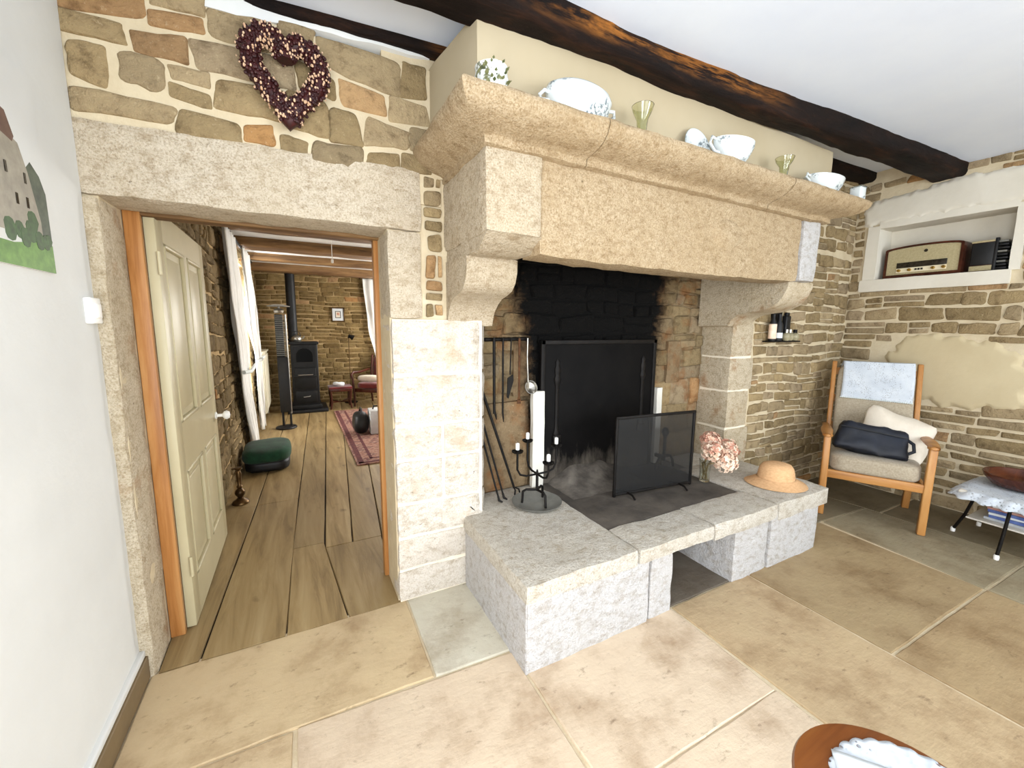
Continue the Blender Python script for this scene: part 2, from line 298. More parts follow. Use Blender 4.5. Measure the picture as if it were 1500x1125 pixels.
# ------------------------------------------------------------------ mesh building
class MB:
    def __init__(s): s.v = []; s.f = []; s.m = []; s.c = []; s.s = []
    def add(s, vs, fs, m=0, c=(1, 1, 1), smooth=False):
        b = len(s.v); s.v += [tuple(p) for p in vs]
        for f in fs: s.f.append([b + i for i in f]); s.m.append(m); s.c.append(c); s.s.append(smooth)
        return b
    def box(s, x0, x1, y0, y1, z0, z1, bev=0, m=0, c=(1, 1, 1), xf=None, seg=2):
        bm = bmesh.new(); bmesh.ops.create_cube(bm, size=1)
        for v in bm.verts: v.co = Vector(((x0 + x1) / 2 + v.co.x * (x1 - x0), (y0 + y1) / 2 + v.co.y * (y1 - y0), (z0 + z1) / 2 + v.co.z * (z1 - z0)))
        if bev: bmesh.ops.bevel(bm, geom=list(bm.edges), offset=bev, segments=seg, affect='EDGES', profile=.5)
        s.frombm(bm, m, c, bool(bev), xf)
    def frombm(s, bm, m=0, c=(1, 1, 1), smooth=False, xf=None):
        bm.verts.index_update()
        vs = [(xf @ v.co if xf else v.co.copy()) for v in bm.verts]
        s.add(vs, [[v.index for v in f.verts] for f in bm.faces], m, c, smooth); bm.free()
    def tube(s, path, r, n=8, m=0, c=(1, 1, 1), flat=None):
        path = [Vector(p) for p in path]; rs = r if isinstance(r, (list, tuple)) else [r] * len(path)
        vs = []; fs = []; up = Vector((0, 0, 1))
        t0 = (path[1] - path[0]).normalized()
        a = t0.orthogonal().normalized()
        for i, p in enumerate(path):
            t = (path[min(i + 1, len(path) - 1)] - path[max(i - 1, 0)]).normalized()
            a = (a - t * a.dot(t)); a = a.normalized() if a.length > 1e-6 else t.orthogonal().normalized()
            b = t.cross(a)
            for k in range(n):
                th = 2 * pi * k / n; vs.append(p + (a * cos(th) + b * sin(th)) * rs[i])
        for i in range(len(path) - 1):
            for k in range(n):
                fs.append([i * n + k, i * n + (k + 1) % n, (i + 1) * n + (k + 1) % n, (i + 1) * n + k])
        fs.append(list(range(n))[::-1]); fs.append([(len(path) - 1) * n + k for k in range(n)])
        s.add(vs, fs, m, c, True)
    def lathe(s, prof, cx=0, cy=0, cz=0, n=24, m=0, c=(1, 1, 1), sx=1, sy=1, xf=None, cap=True, arc=None):
        vs = []; fs = []
        for (r, z) in prof:
            for k in range(n):
                th = 2 * pi * k / n; p = Vector((r * cos(th) * sx, r * sin(th) * sy, z))
                if xf: p = xf @ p
                vs.append((p.x + cx, p.y + cy, p.z + cz))
        for i in range(len(prof) - 1):
            for k in range(n): fs.append([i * n + k, i * n + (k + 1) % n, (i + 1) * n + (k + 1) % n, (i + 1) * n + k])
        if cap:
            if prof[0][0] > 1e-4: fs.append(list(range(n))[::-1])
            if prof[-1][0] > 1e-4: fs.append([(len(prof) - 1) * n + k for k in range(n)])
        s.add(vs, fs, m, c, True)
    def prism(s, poly, axis, a, b, m=0, c=(1, 1, 1), xf=None, smooth=False):
        """poly in the two other axes (in x,y,z order), extruded along axis from a to b"""
        def P(u, v, w):
            p = Vector((w, u, v) if axis == 0 else (u, w, v) if axis == 1 else (u, v, w)); return xf @ p if xf else p
        n = len(poly); vs = [P(u, v, a) for u, v in poly] + [P(u, v, b) for u, v in poly]
        fs = [list(range(n))[::-1], [n + i for i in range(n)]] + [[i, (i + 1) % n, n + (i + 1) % n, n + i] for i in range(n)]
        s.add(vs, fs, m, c, smooth)
    def block(s, lo, hi, seg=.05, r=.012, amp=.004, fr=9, m=0, c=(1, 1, 1), seed=0, warp=None):
        """a hewn block: rounded arrises, uneven faces"""
        d = [hi[i] - lo[i] for i in range(3)]; n = [max(1, min(40, round(x / seg))) for x in d]
        idx = {}; vs = []; fs = []
        def vid(i, j, k):
            key = (i, j, k)
            if key in idx: return idx[key]
            p = [lo[a] + d[a] * (i, j, k)[a] / n[a] for a in range(3)]
            q = [min(max(p[a], lo[a] + r), hi[a] - r) for a in range(3)]
            e = Vector([p[a] - q[a] for a in range(3)]); l = e.length
            if l > 0: e = e * (r / l)
            v = Vector(q) + e
            v += noise.noise_vector(v * fr + Vector((seed, seed * 2, 0))) * amp + noise.noise_vector(v * fr * 4) * amp * .45
            if warp: v = warp(v)
            idx[key] = len(vs); vs.append(v); return idx[key]
        N0, N1, N2 = n
        for i in range(N0):
            for j in range(N1):
                fs.append([vid(i, j, 0), vid(i, j + 1, 0), vid(i + 1, j + 1, 0), vid(i + 1, j, 0)])
                fs.append([vid(i, j, N2), vid(i + 1, j, N2), vid(i + 1, j + 1, N2), vid(i, j + 1, N2)])
        for i in range(N0):
            for k in range(N2):
                fs.append([vid(i, 0, k), vid(i + 1, 0, k), vid(i + 1, 0, k + 1), vid(i, 0, k + 1)])
                fs.append([vid(i, N1, k), vid(i, N1, k + 1), vid(i + 1, N1, k + 1), vid(i + 1, N1, k)])
        for j in range(N1):
            for k in range(N2):
                fs.append([vid(0, j, k), vid(0, j, k + 1), vid(0, j + 1, k + 1), vid(0, j + 1, k)])
                fs.append([vid(N0, j, k), vid(N0, j + 1, k), vid(N0, j + 1, k + 1), vid(N0, j, k + 1)])
        s.add(vs, fs, m, c, True)
    def soft(s, lo, hi, e=4, n=20, amp=0, fr=6, m=0, c=(1, 1, 1), xf=None, seed=0, pinch=0):
        """a stuffed, rounded box"""
        ctr = [(lo[i] + hi[i]) / 2 for i in range(3)]; h = [(hi[i] - lo[i]) / 2 for i in range(3)]
        vs = []; fs = []
        for i in range(n + 1):
            ph = -pi / 2 + pi * i / n
            for k in range(2 * n):
                th = pi * k / n; d = Vector((cos(ph) * cos(th), cos(ph) * sin(th), sin(ph)))
                g = (abs(d.x) ** e + abs(d.y) ** e + abs(d.z) ** e) ** (1 / e); d = d / g
                if pinch: d.z *= 1 - pinch * max(abs(d.x), abs(d.y)) ** 4
                p = Vector([ctr[a] + d[a] * h[a] for a in range(3)])
                if amp: p += noise.noise_vector(p * fr + Vector((seed, 0, seed))) * amp
                vs.append(xf @ p if xf else p)
        for i in range(n):
            for k in range(2 * n): fs.append([i * 2 * n + k, i * 2 * n + (k + 1) % (2 * n), (i + 1) * 2 * n + (k + 1) % (2 * n), (i + 1) * 2 * n + k])
        s.add(vs, fs, m, c, True)
    def grid(s, fn, nu, nv, m=0, c=(1, 1, 1), smooth=True):
        vs = [fn(i / nu, j / nv) for j in range(nv + 1) for i in range(nu + 1)]
        fs = [[j * (nu + 1) + i, j * (nu + 1) + i + 1, (j + 1) * (nu + 1) + i + 1, (j + 1) * (nu + 1) + i] for j in range(nv) for i in range(nu)]
        s.add(vs, fs, m, c, smooth)
    def build(s, name, mats, parent=None, mod=None):
        me = bpy.data.meshes.new(name); me.from_pydata(s.v, [], s.f)
        for m in (mats if isinstance(mats, (list, tuple)) else [mats]): me.materials.append(M[m] if isinstance(m, str) else m)
        me.polygons.foreach_set('material_index', s.m); me.polygons.foreach_set('use_smooth', s.s)
        ca = me.color_attributes.new('Col', 'FLOAT_COLOR', 'CORNER'); buf = []
        for p, c in zip(me.polygons, s.c): buf += [*c, 1.] * p.loop_total
        ca.data.foreach_set('color', buf); me.update()
        if any(s.s) and not all(s.s) or any(s.s):
            try: me.set_sharp_from_angle(angle=R(50))
            except Exception: pass
        o = bpy.data.objects.new(name, me); COL.objects.link(o)
        if parent: o.parent = parent
        if mod == 'solid':
            q = o.modifiers.new('thickness', 'SOLIDIFY'); q.thickness = .003; q.offset = 0
        return o
def tag(o, label, cat, group=None):
    o['label'] = label; o['category'] = cat
    if group: o['group'] = group
    return o
def struct(o, label=None):
    o['kind'] = 'structure'
    if label: o['label'] = label
    return o
def thing(name, label, cat, loc=(0, 0, 0), rz=0, group=None):
    o = bpy.data.objects.new(name, None); COL.objects.link(o); o.empty_display_size = .05
    o.location = loc; o.rotation_euler = (0, 0, rz); return tag(o, label, cat, group)
def copy_tree(o, parent=None):
    c = o.copy(); COL.objects.link(c); c.parent = parent
    for ch in [x for x in bpy.data.objects if x.parent == o]: copy_tree(ch, c)
    return c
def inpoly(x, y, poly):
    r = False; n = len(poly)
    for i in range(n):
        x1, y1 = poly[i]; x2, y2 = poly[(i + 1) % n]
        if (y1 > y) != (y2 > y) and x < (x2 - x1) * (y - y1) / (y2 - y1) + x1: r = not r
    return r
STONES = ['A8946F', 'A08D6A', 'AF9C7A', '9A8764', 'A6926E', 'B5A280', '9F8E70', 'AA987B']
OCHRE = ['B8946A', 'B68C5C', 'BF9E74', 'AE8E68']
def stones(mb, to3, u0, u1, v0, v1, rows, widths, gap=.014, depth=.012, pal=STONES, ochre=.12, excl=None, seed=1, m=1, wave=.02, wf=1.6, bright=1., wild=.12):
    rnd = random.Random(seed); v = v0; ri = 0
    def warp(u, w):
        return (u + wave * .6 * noise.noise(Vector((u * wf * 2, w * wf * 2, seed + 7.))), w + wave * noise.noise(Vector((u * wf, w * wf * 2, seed * 1.3))))
    def one(a, b, lo, hi):
        cu, cv = (a + b) / 2, (lo + hi) / 2
        if excl and excl(cu, cv, (b - a) / 2, (hi - lo) / 2): return
        hu, hv = (b - a) / 2 - gap / 2, (hi - lo) / 2 - gap / 2
        if hu < .008 or hv < .008: return
        ph = rnd.uniform(0, 99); hh = depth * rnd.uniform(.45, 1.2); tl = rnd.uniform(-.5, .5) * depth * .6
        kj = min(hu, hv) * (.10 + wild)
        cj = [(rnd.uniform(-kj, kj * .8), rnd.uniform(-kj, kj * .9)) for _ in range(4)]
        rc = min(hu, hv) * rnd.uniform(.16, .48); ring = []
        for qi, (sx_, sy_) in enumerate(((1, 1), (-1, 1), (-1, -1), (1, -1))):
            ox, oy = sx_ * (hu - rc), sy_ * (hv - rc); a0 = qi * pi / 2
            for k in range(4):
                a = a0 + k * pi / 6; ring.append((ox + rc * cos(a), oy + rc * sin(a)))
            nx_, ny_ = ((-1, 1), (-1, -1), (1, -1), (1, 1))[qi]
            ex_, ey_ = nx_ * (hu - rc), ny_ * (hv - rc); a1 = a0 + pi / 2
            px_, py_ = ring[-1]; qx, qy = ex_ + rc * cos(a1), ey_ + rc * sin(a1)
            for k in (1, 2, 3): ring.append((px_ + (qx - px_) * k / 4, py_ + (qy - py_) * k / 4))
        n = len(ring); r2 = []
        for (x, y) in ring:
            u_, v_ = x / hu, y / hv; w4 = ((1 + u_) * (1 + v_) / 4, (1 - u_) * (1 + v_) / 4, (1 - u_) * (1 - v_) / 4, (1 + u_) * (1 - v_) / 4)
            dx = sum(w * c_[0] for w, c_ in zip(w4, cj)) + kj * .55 * noise.noise(Vector((x * 24 + ph, y * 24, seed)))
            dy = sum(w * c_[1] for w, c_ in zip(w4, cj)) + kj * .55 * noise.noise(Vector((x * 24, y * 24 + ph, seed + 5.)))
            r2.append(((x + dx) / hu, (y + dy) / hv))
        ring = r2
        vs = []
        for (q, h) in ((1.03, -.004), (.985, hh * .5), (.90, hh * .92), (.5, hh * 1.05)):
            for (x, y) in ring:
                uu, vv = warp(cu + x * q * hu, cv + y * q * hv)
                z = h + (tl * x if h > 0 else 0)
                if h > 0: z += depth * .35 * noise.noise(Vector((uu * 16, vv * 16, seed)))
                vs.append(to3(uu, vv, z))
        vs.append(to3(*warp(cu, cv), hh * 1.1))
        fs = []
        for r_ in range(3):
            for k in range(n): fs.append([r_ * n + k, r_ * n + (k + 1) % n, (r_ + 1) * n + (k + 1) % n, (r_ + 1) * n + k])
        for k in range(n): fs.append([3 * n + k, 3 * n + (k + 1) % n, 4 * n])
        col = lin(rnd.choice(OCHRE if rnd.random() < ochre else pal)); k = rnd.uniform(.86, 1.12) * bright
        mb.add(vs, fs, m, tuple(min(1, q * k) for q in col), True)
    while v < v1 - .01:
        h = rnd.uniform(*rows); h = min(h, v1 - v)
        if v1 - v - h < rows[0] * .6: h = v1 - v
        u = u0 - rnd.uniform(0, widths[0] * .5)
        while u < u1 - .005:
            w = rnd.uniform(*widths) * (1 if rnd.random() > .25 else .6)
            a, b = max(u, u0), min(u + w, u1)
            if u1 - b < widths[0] * .45: b = u1
            if h > rows[0] * 1.5 and rnd.random() < .22:
                t = v + h * rnd.uniform(.4, .6); one(a, b, v, t); one(a, b, t, v + h)
            else: one(a, b, v + rnd.uniform(0, .006), v + h - rnd.uniform(0, .006))
            u = b if b == u1 else u + w
        v += h; ri += 1
# ================================================================== THE ROOM
RX = 4.945; FY = -4.6
# ---- floor: worn flagstones with pale joints
f = MB(); f.box(-.02, RX + .05, FY, .02, -.08, -.007, m=1)
f.box(1.40, 3.36, .0, .24, -.08, -.007, m=1)
FC = {'tan': 'CDB794', 'tan2': 'CBB594', 'rose': 'D6C3AC', 'grey': 'CFCABB', 'green': '9C9179', 'dark': '80755F', 'brown': 'A5906F', 'soot': '6A6156', 'mid': 'BDA685', 'umber': 'AA9371'}
def flag(poly, col, seed):
    """one slab with slightly wavering edges and a gently dished face"""
    g = .0035; rnd = random.Random(seed)
    cx = sum(p[0] for p in poly) / len(poly); cy = sum(p[1] for p in poly) / len(poly); pts = []
    for i, p in enumerate(poly):
        q = poly[(i + 1) % len(poly)]; L = hypot(q[0] - p[0], q[1] - p[1]); n = max(2, int(L / .05))
        nx, ny = -(q[1] - p[1]) / L, (q[0] - p[0]) / L
        for k in range(n):
            t = k / n; x = p[0] + (q[0] - p[0]) * t; y = p[1] + (q[1] - p[1]) * t
            w = g + .0035 * noise.noise(Vector((x * 9, y * 9, seed)))
            if k == 0:
                pts.append((x + (cx - x) / hypot(cx - x, cy - y) * g * 1.6, y + (cy - y) / hypot(cx - x, cy - y) * g * 1.6))
            else: pts.append((x + nx * w, y + ny * w))
    n = len(pts); vs = []
    for (ins, z) in ((0, -.008), (.0015, -.002), (.006, 0)):
        for x, y in pts:
            d = hypot(cx - x, cy - y); xx = x + (cx - x) / d * ins; yy = y + (cy - y) / d * ins
            vs.append((xx, yy, z + (.0015 * noise.noise(Vector((xx * 5, yy * 5, seed))) if z == 0 else 0)))
    fs = []
    for r in range(2):
        for k in range(n): fs.append([r * n + k, r * n + (k + 1) % n, (r + 1) * n + (k + 1) % n, (r + 1) * n + k])
    fs.append([2 * n + k for k in range(n)])
    f.add(vs, fs, 0, lin(FC[col]), False)
def rect(x0, x1, y0, y1): return [(x0, y0), (x1, y0), (x1, y1), (x0, y1)]
SL = [([(.0, -.49), (.985, -.505), (.993, -.0), (.0, -.0)], 'tan'), ([(.985, -.51), (1.312, -.525), (1.312, .012), (.993, .012)], 'grey'),
      ([(.505, -2.0), (1.295, -2.0), (1.308, -.53), (.505, -.49)], 'rose'), (rect(0, .495, -2.2, -.495), 'tan2'),
      ([(1.31, -1.15), (2.115, -1.155), (2.13, -.64), (1.31, -.64)], 'rose'), (rect(1.30, 2.118, -2.2, -1.149), 'rose'),
      ([(2.12, -2.2), (2.725, -2.2), (2.73, -.64), (2.135, -.64)], 'mid'),
      ([(2.735, -1.275), (3.735, -1.30), (3.80, -.49), (2.735, -.49)], 'brown'), (rect(3.38, 3.84, -.49, .03), 'dark'),
      ([(3.74, -1.305), (4.365, -1.325), (4.385, -.53), (3.83, -.495)], 'green'), ([(3.845, -.49), (4.38, -.53), (4.34, .03), (3.845, .03)], 'dark'),
      ([(4.385, -.615), (RX + .03, -.612), (RX + .03, .03), (4.345, .03)], 'dark'), ([(4.37, -1.33), (RX + .03, -1.34), (RX + .03, -.62), (4.385, -.62)], 'dark'),
      ([(2.73, -2.2), (3.70, -2.2), (3.735, -1.305), (2.735, -1.28)], 'umber'), ([(3.71, -2.2), (RX + .03, -2.2), (RX + .03, -1.345), (3.74, -1.31)], 'green'),
      (rect(1.9, 2.8, -.64, .2), 'soot')]
for i, (p, c) in enumerate(SL): flag(p, c, i)
rnd = random.Random(5)
y = -2.2
while y > FY + .05:
    y2 = max(FY, y - rnd.uniform(.5, .8)); x = 0.
    while x < RX:
        x2 = min(RX + .03, x + rnd.uniform(.6, 1.1)); x2 = RX + .03 if RX - x2 < .3 else x2
        flag(rect(x, x2, y2, y), rnd.choice(['tan', 'tan2', 'rose', 'brown']), 40 + int(x * 10)); x = x2
    y = y2
struct(f.build('floor', ['flag', mat('floor_joint', 'CBB999', 'D8C9AD', 20, .95, bmp=.4, bscale=60, world=True, spec=.1)]))
# ---- wall_left, baseboard
w = MB()
w.block((-.2, -1.66, -.05), (-.018, -.004, 2.75), seg=.12, r=.004, amp=.006, fr=1.3)
w.block((-.2, FY, -.05), (-.018, -2.96, 2.75), seg=.14, r=.004, amp=.006, fr=1.3)
w.box(-.2, -.018, -2.96, -1.66, 2.12, 2.75); w.box(-.2, -.018, -2.96, -1.66, -.08, .10)
struct(w.build('wall_left', 'white_wall'))
def bb(u, v):
    yy = FY + (-.012 - FY) * u
    return (-.018 + .02 * min(1, v * 3) if v < .34 else -.0 + 0, yy, 0)
b = MB(); b.box(-.03, .004, -1.68, -.006, .0, .093, bev=.004, m=0)
b.box(-.03, -.002, -1.68, -.006, .093, .118, bev=.006, m=1)
struct(b.build('baseboard_left', [mat('grey_brown_skirting', '6E5C40', '7E6A4A', 5, .55, bmp=.1, world=True), 'white_wall']))
# ---- wall_back: rubble wall with the doorway and the fireplace recess
w = MB()
w.box(-.2, 1.2, .0, .28, 1.9, 2.46, m=0); w.box(-.2, .018, .01, .28, -.05, 1.9, m=0)
w.box(.955, 1.40, .01, .28, -.05, 2.75, m=0); w.box(3.36, RX + .1, 0, .28, -.05, 2.75, m=0)
w.box(1.40, 3.36, .235, .28, -.05, 2.75, m=3, c=lin('8F7D60')); w.box(1.2, 3.5, -.0, .235, 2.02, 2.75, m=0)
# white limewashed strip between stones and ceiling
w.block((-.2, -.012, 2.43), (1.16, .2, 2.75), seg=.05, r=.01, amp=.016, fr=7, m=2, seed=3, warp=lambda v: Vector((v.x, v.y, v.z + (.058 * v.x if v.z < 2.6 else 0))))
to_back = lambda u, v, d: (u, -d, v)
stones(w, to_back, -.03, 1.16, 2.012, 2.475, (.075, .125), (.13, .34), gap=.010, depth=.009, ochre=.22, seed=11, m=1, wave=.04, wild=.2, wf=2.2)
stones(w, to_back, 1.115, 1.205, 1.40, 2.03, (.055, .14), (.07, .09), gap=.014, depth=.008, ochre=.4, seed=4, m=1, wave=.01)
for (ua, va, vb, sd) in ((3.635, .0, 1.66, 21), (3.48, 1.66, 2.0, 22), (3.40, 2.0, 2.62, 23)):
    stones(w, to_back, ua, RX, va, vb, (.05, .105), (.09, .26), gap=.010, depth=.015, ochre=.03, seed=sd, m=1, wave=.02 if va else .03, wild=.24)
# rubble inside the fireplace, smoke-blackened in the middle
to_in = lambda u, v, d: (u, .235 - d, v)
def exf(u, v, a, b): return (u < 1.80 and v < .98) or (u > 2.95 and u < 3.12 and .95 < v < 1.28) or (2.98 < u and v < .9)
stones(w, to_in, 1.40, 3.36, .98, 2.0, (.07, .13), (.12, .28), gap=.010, depth=.02, ochre=.02, seed=33, m=4, bright=.8, wave=.03, excl=exf, wild=.2)
stones(w, to_in, 2.82, 3.36, .38, .98, (.16, .22), (.2, .3), gap=.009, depth=.012, ochre=.05, seed=34, m=4, wave=.02)
for k, (a, bq, lo, hi) in enumerate([(1.41, 1.81, .38, .92), (1.69, 1.83, .94, 1.27), (2.965, 3.11, .95, 1.27)]):
    w.block((a, .205, lo), (bq, .26, hi), seg=.04, r=.018, amp=.006, m=4, c=lin('8E7A5E'), seed=k)
struct(w.build('wall_back', ['mortar', 'rubble', 'white_wall', 'mortar_soot', 'rubble_soot']))
# ---- stone door surround (lintel and jambs)
t = MB()
t.block((-.03, -.010, 1.776), (1.106, .215, 2.005), seg=.03, r=.014, amp=.006, seed=8, warp=lambda v: Vector((v.x, v.y, v.z + ((.028 * v.x + .006) if v.z > 1.9 else 0))))
t.block((-.03, -.008, -.02), (.022, .21, 1.772), seg=.03, r=.014, amp=.007, m=1, seed=9)
t.block((.952, -.008, 1.388), (1.104, .215, 1.773), seg=.03, r=.012, amp=.005, m=0, seed=10)
struct(t.build('trim_1', ['granite', 'granite_stain']), 'pale granite lintel and jamb stones around the doorway')
# ---- oak frame lining of the doorway
t = MB()
t.box(.020, .072, .205, .232, 0, 1.79, bev=.003, m=0); t.box(.934, .960, .245, .30, 0, 1.79, bev=.004, m=0)
t.box(.02, .96, .212, .285, 1.768, 1.80, bev=.004, m=1)
struct(t.build('trim_2', ['oak_frame', 'beam_brown']), 'orange oak frame lining the doorway')
# ---- wall_right with its niche
w = MB()
NY0, NY1, NZ0, NZ1 = -.935, -.175, 1.782, 2.20
w.box(RX, RX + .3, NY1, .3, -.05, 2.75, m=0); w.box(RX, RX + .3, FY, NY0, -.05, 2.75, m=0)
w.box(RX, RX + .3, NY0, NY1, -.05, NZ0 - .02, m=0); w.box(RX, RX + .3, NY0, NY1, NZ1, 2.75, m=0)
w.box(RX + .2, RX + .3, NY0, NY1, NZ0 - .02, NZ1, m=3)
PATCH = [(-.32, 1.155), (-.38, 1.19), (-.41, 1.25), (-.46, 1.31), (-.60, 1.33), (-.66, 1.305), (-.74, 1.31), (-.86, 1.27), (-.93, 1.28), (-.97, 1.22), (-1.06, 1.19), (-1.04, 1.12), (-1.12, 1.09), (-1.13, .98), (-1.07, .93), (-1.12, .84), (-1.02, .80), (-.93, .82), (-.86, .785), (-.76, .80), (-.70, .77), (-.63, .83), (-.55, .82), (-.50, .89), (-.43, .93), (-.42, 1.02), (-.35, 1.07)]
LINT = [(-.07, 2.235), (-.06, 2.34), (-.12, 2.42), (-.40, 2.435), (-.62, 2.47), (-.75, 2.46), (-.98, 2.45), (-1.06, 2.36), (-1.0, 2.235)]
to_right = lambda u, v, d: (RX - d, u, v)
def exw(u, v, a, b):
    if inpoly(u, v, PATCH) or inpoly(u - a * .8, v, PATCH) or inpoly(u + a * .8, v, PATCH): return True
    if inpoly(u, v, LINT) or inpoly(u, v - b, LINT): return True
    return False
KW = dict(gap=.011, depth=.012, ochre=.07, m=1, wave=.025, wild=.22)
stones(w, to_right, -2.3, -.005, .0, 1.675, (.055, .105), (.12, .34), seed=52, excl=exw, **KW)
stones(w, to_right, -2.3, -.985, 1.675, 2.24, (.06, .10), (.12, .34), seed=53, **KW)
stones(w, to_right, -.082, -.004, 1.675, 2.24, (.055, .09), (.06, .09), seed=54, **KW)
stones(w, to_right, -2.3, -.004, 2.24, 2.575, (.05, .085), (.10, .22), seed=55, excl=exw, **KW)
def patch(poly, mm, d=.016, st=.012):
    """a skim of plaster that thins out towards a ragged edge"""
    def dist(u, v):
        r = 9.
        for (x1, y1), (x2, y2) in zip(poly, poly[1:] + poly[:1]):
            L2 = (x2 - x1) ** 2 + (y2 - y1) ** 2; t = max(0, min(1, ((u - x1) * (x2 - x1) + (v - y1) * (y2 - y1)) / L2))
            r = min(r, hypot(u - x1 - t * (x2 - x1), v - y1 - t * (y2 - y1)))
        return r if inpoly(u, v, poly) else -r
    us = [p[0] for p in poly]; vs_ = [p[1] for p in poly]; u0, v0 = min(us) - .03, min(vs_) - .03
    nu = int((max(us) + .03 - u0) / st); nv = int((max(vs_) + .03 - v0) / st); vs = []; ok = []
    for b_ in range(nv + 1):
        for a_ in range(nu + 1):
            u, v = u0 + a_ * st, v0 + b_ * st; e = dist(u, v) + .022 * noise.noise(Vector((u * 22, v * 22, 4)))
            h = -.006 + (d + .006) * max(0, min(1, (e + .012) / .03)) ** .6 + .0015 * noise.noise(Vector((u * 7, v * 7, 1)))
            vs.append(to_right(u, v, h)); ok.append(e > -.02)
    fs = [[b_ * (nu + 1) + a_, b_ * (nu + 1) + a_ + 1, (b_ + 1) * (nu + 1) + a_ + 1, (b_ + 1) * (nu + 1) + a_] for b_ in range(nv) for a_ in range(nu)
          if all(ok[q] for q in (b_ * (nu + 1) + a_, b_ * (nu + 1) + a_ + 1, (b_ + 1) * (nu + 1) + a_ + 1, (b_ + 1) * (nu + 1) + a_))]
    w.add(vs, fs, mm, (1, 1, 1), True)
patch(PATCH, 2, .017); patch(LINT, 3, .022)
w.block((RX - .022, NY1 - .014, NZ0 - .01), (RX + .22, NY1 + .075, NZ1 + .02), seg=.06, r=.01, amp=.004, m=3, seed=3)
w.block((RX - .018, NY0 - .045, NZ0 - .01), (RX + .22, NY0 + .012, NZ1 + .02), seg=.06, r=.008, amp=.004, m=3, seed=4)
w.block((RX - .03, NY0 - .01, NZ0 - .103), (RX + .22, NY1 + .09, NZ0), seg=.06, r=.010, amp=.003, m=3, seed=5)
w.block((RX - .020, NY0, NZ1 - .012), (RX + .22, NY1, NZ1 + .05), seg=.06, r=.010, amp=.003, m=3, seed=6)
struct(w.build('wall_right', ['mortar', 'rubble', 'plaster', 'niche']))
# ---- front wall (behind the viewer) with the openings that light the room
w = MB()
for a, bq, lo, hi in [(-.2, .35, -.05, 2.75), (.35, 2.6, 2.35, 2.75), (2.6, 3.1, -.05, 2.75), (3.1, 4.4, -.05, .75), (3.1, 4.4, 2.15, 2.75), (4.4, 5.25, -.05, 2.75), (.35, 2.6, -.05, .06)]:
    w.box(a, bq, FY - .2, FY, lo, hi)
struct(w.build('wall_front', 'white_wall'))
# ---- ceiling
w = MB()
def cl(u, v):
    x = -.2 + 5.4 * u; yy = -.42 + (FY + .42) * v
    return (x, yy, 2.562 + .012 * noise.noise(Vector((x * .9, yy * .9, 0))))
w.grid(cl, 40, 30)
def cl2(u, v):
    x = -.2 + 5.4 * u; yy = .3 + (-.44 - .3) * v; return (x, yy, 2.515 + .029 * x + .006 * noise.noise(Vector((x * 2, yy * 2, 0))))
w.grid(cl2, 40, 6)
w.box(-.2, 5.2, FY, .3, 2.76, 2.82)
struct(w.build('ceiling', 'ceiling'))
# ---- beams
def beam(name, secs, label, cat, m='beam', amp=.01, n=60, group=None):
    """secs: (x, y_back, y_front, z_bottom, z_top) along the beam"""
    b = MB(); per = 16
    def at(x):
        for i in range(len(secs) - 1):
            if secs[i][0] <= x <= secs[i + 1][0]:
                t = (x - secs[i][0]) / (secs[i + 1][0] - secs[i][0]); return [secs[i][j] + (secs[i + 1][j] - secs[i][j]) * t for j in range(1, 5)]
        return secs[-1][1:]
    vs = []; x0, x1 = secs[0][0], secs[-1][0]
    for i in range(n + 1):
        x = x0 + (x1 - x0) * i / n; yb, yf, zb, zt = at(x); c = min((yb - yf), (zt - zb)) * .16
        pr = [(yb, zt), (yb, zb + c), (yb - c * .4, zb + c * .3), (yb - c, zb)]
        pr += [(yb - c + (yf + c - yb + c) * k / 4, zb) for k in range(1, 4)]
        pr += [(yf + c, zb), (yf + c * .3, zb + c * .4), (yf, zb + c)]
        pr += [(yf, zb + c + (zt - zb - c) * k / 4) for k in range(1, 5)]
        for (y, z) in pr:
            e = noise.noise_vector(Vector((x * 3, y * 11, z * 11))) * amp + noise.noise_vector(Vector((x * 12, y * 25, z * 25))) * amp * .4
            vs.append((x, y + e.y, z + e.z))
        per = len(pr)
    fs = [[i * per + k, i * per + (k + 1) % per, (i + 1) * per + (k + 1) % per, (i + 1) * per + k] for i in range(n) for k in range(per)]
    fs.append(list(range(per))[::-1]); fs.append([n * per + k for k in range(per)])
    b.add(vs, fs, 0, (1, 1, 1), True); o = b.build(name, m); return tag(o, label, cat, group)
beam('ceiling_beam', [(-.15, -.33, -.47, 2.445, 2.64), (.9, -.32, -.50, 2.45, 2.64), (1.2, -.325, -.505, 2.452, 2.64), (1.9, -.36, -.475, 2.455, 2.64), (2.76, -.39, -.51, 2.457, 2.64), (3.6, -.43, -.57, 2.462, 2.64), (4.97, -.45, -.655, 2.475, 2.64)],
     'massive dark charred oak beam running above the mantel to the right wall', 'beam', amp=.014, n=110)
beam('ceiling_beam', [(-.15, .06, .0, 2.462, 2.55), (.42, .06, -.005, 2.487, 2.56), (.8, .06, -.035, 2.502, 2.6), (1.17, .06, -.045, 2.512, 2.63), (3.8, .06, -.12, 2.56, 2.75), (4.95, .06, -.11, 2.592, 2.75)],
     'thin dark timber lying against the stone wall behind the large beam', 'beam', amp=.005)
# ================================================================== FIREPLACE
FP = thing('fireplace', 'huge pale granite fireplace with corbels, moulded mantel and plastered hood', 'fireplace', (0, 0, 0))
LY = -.468
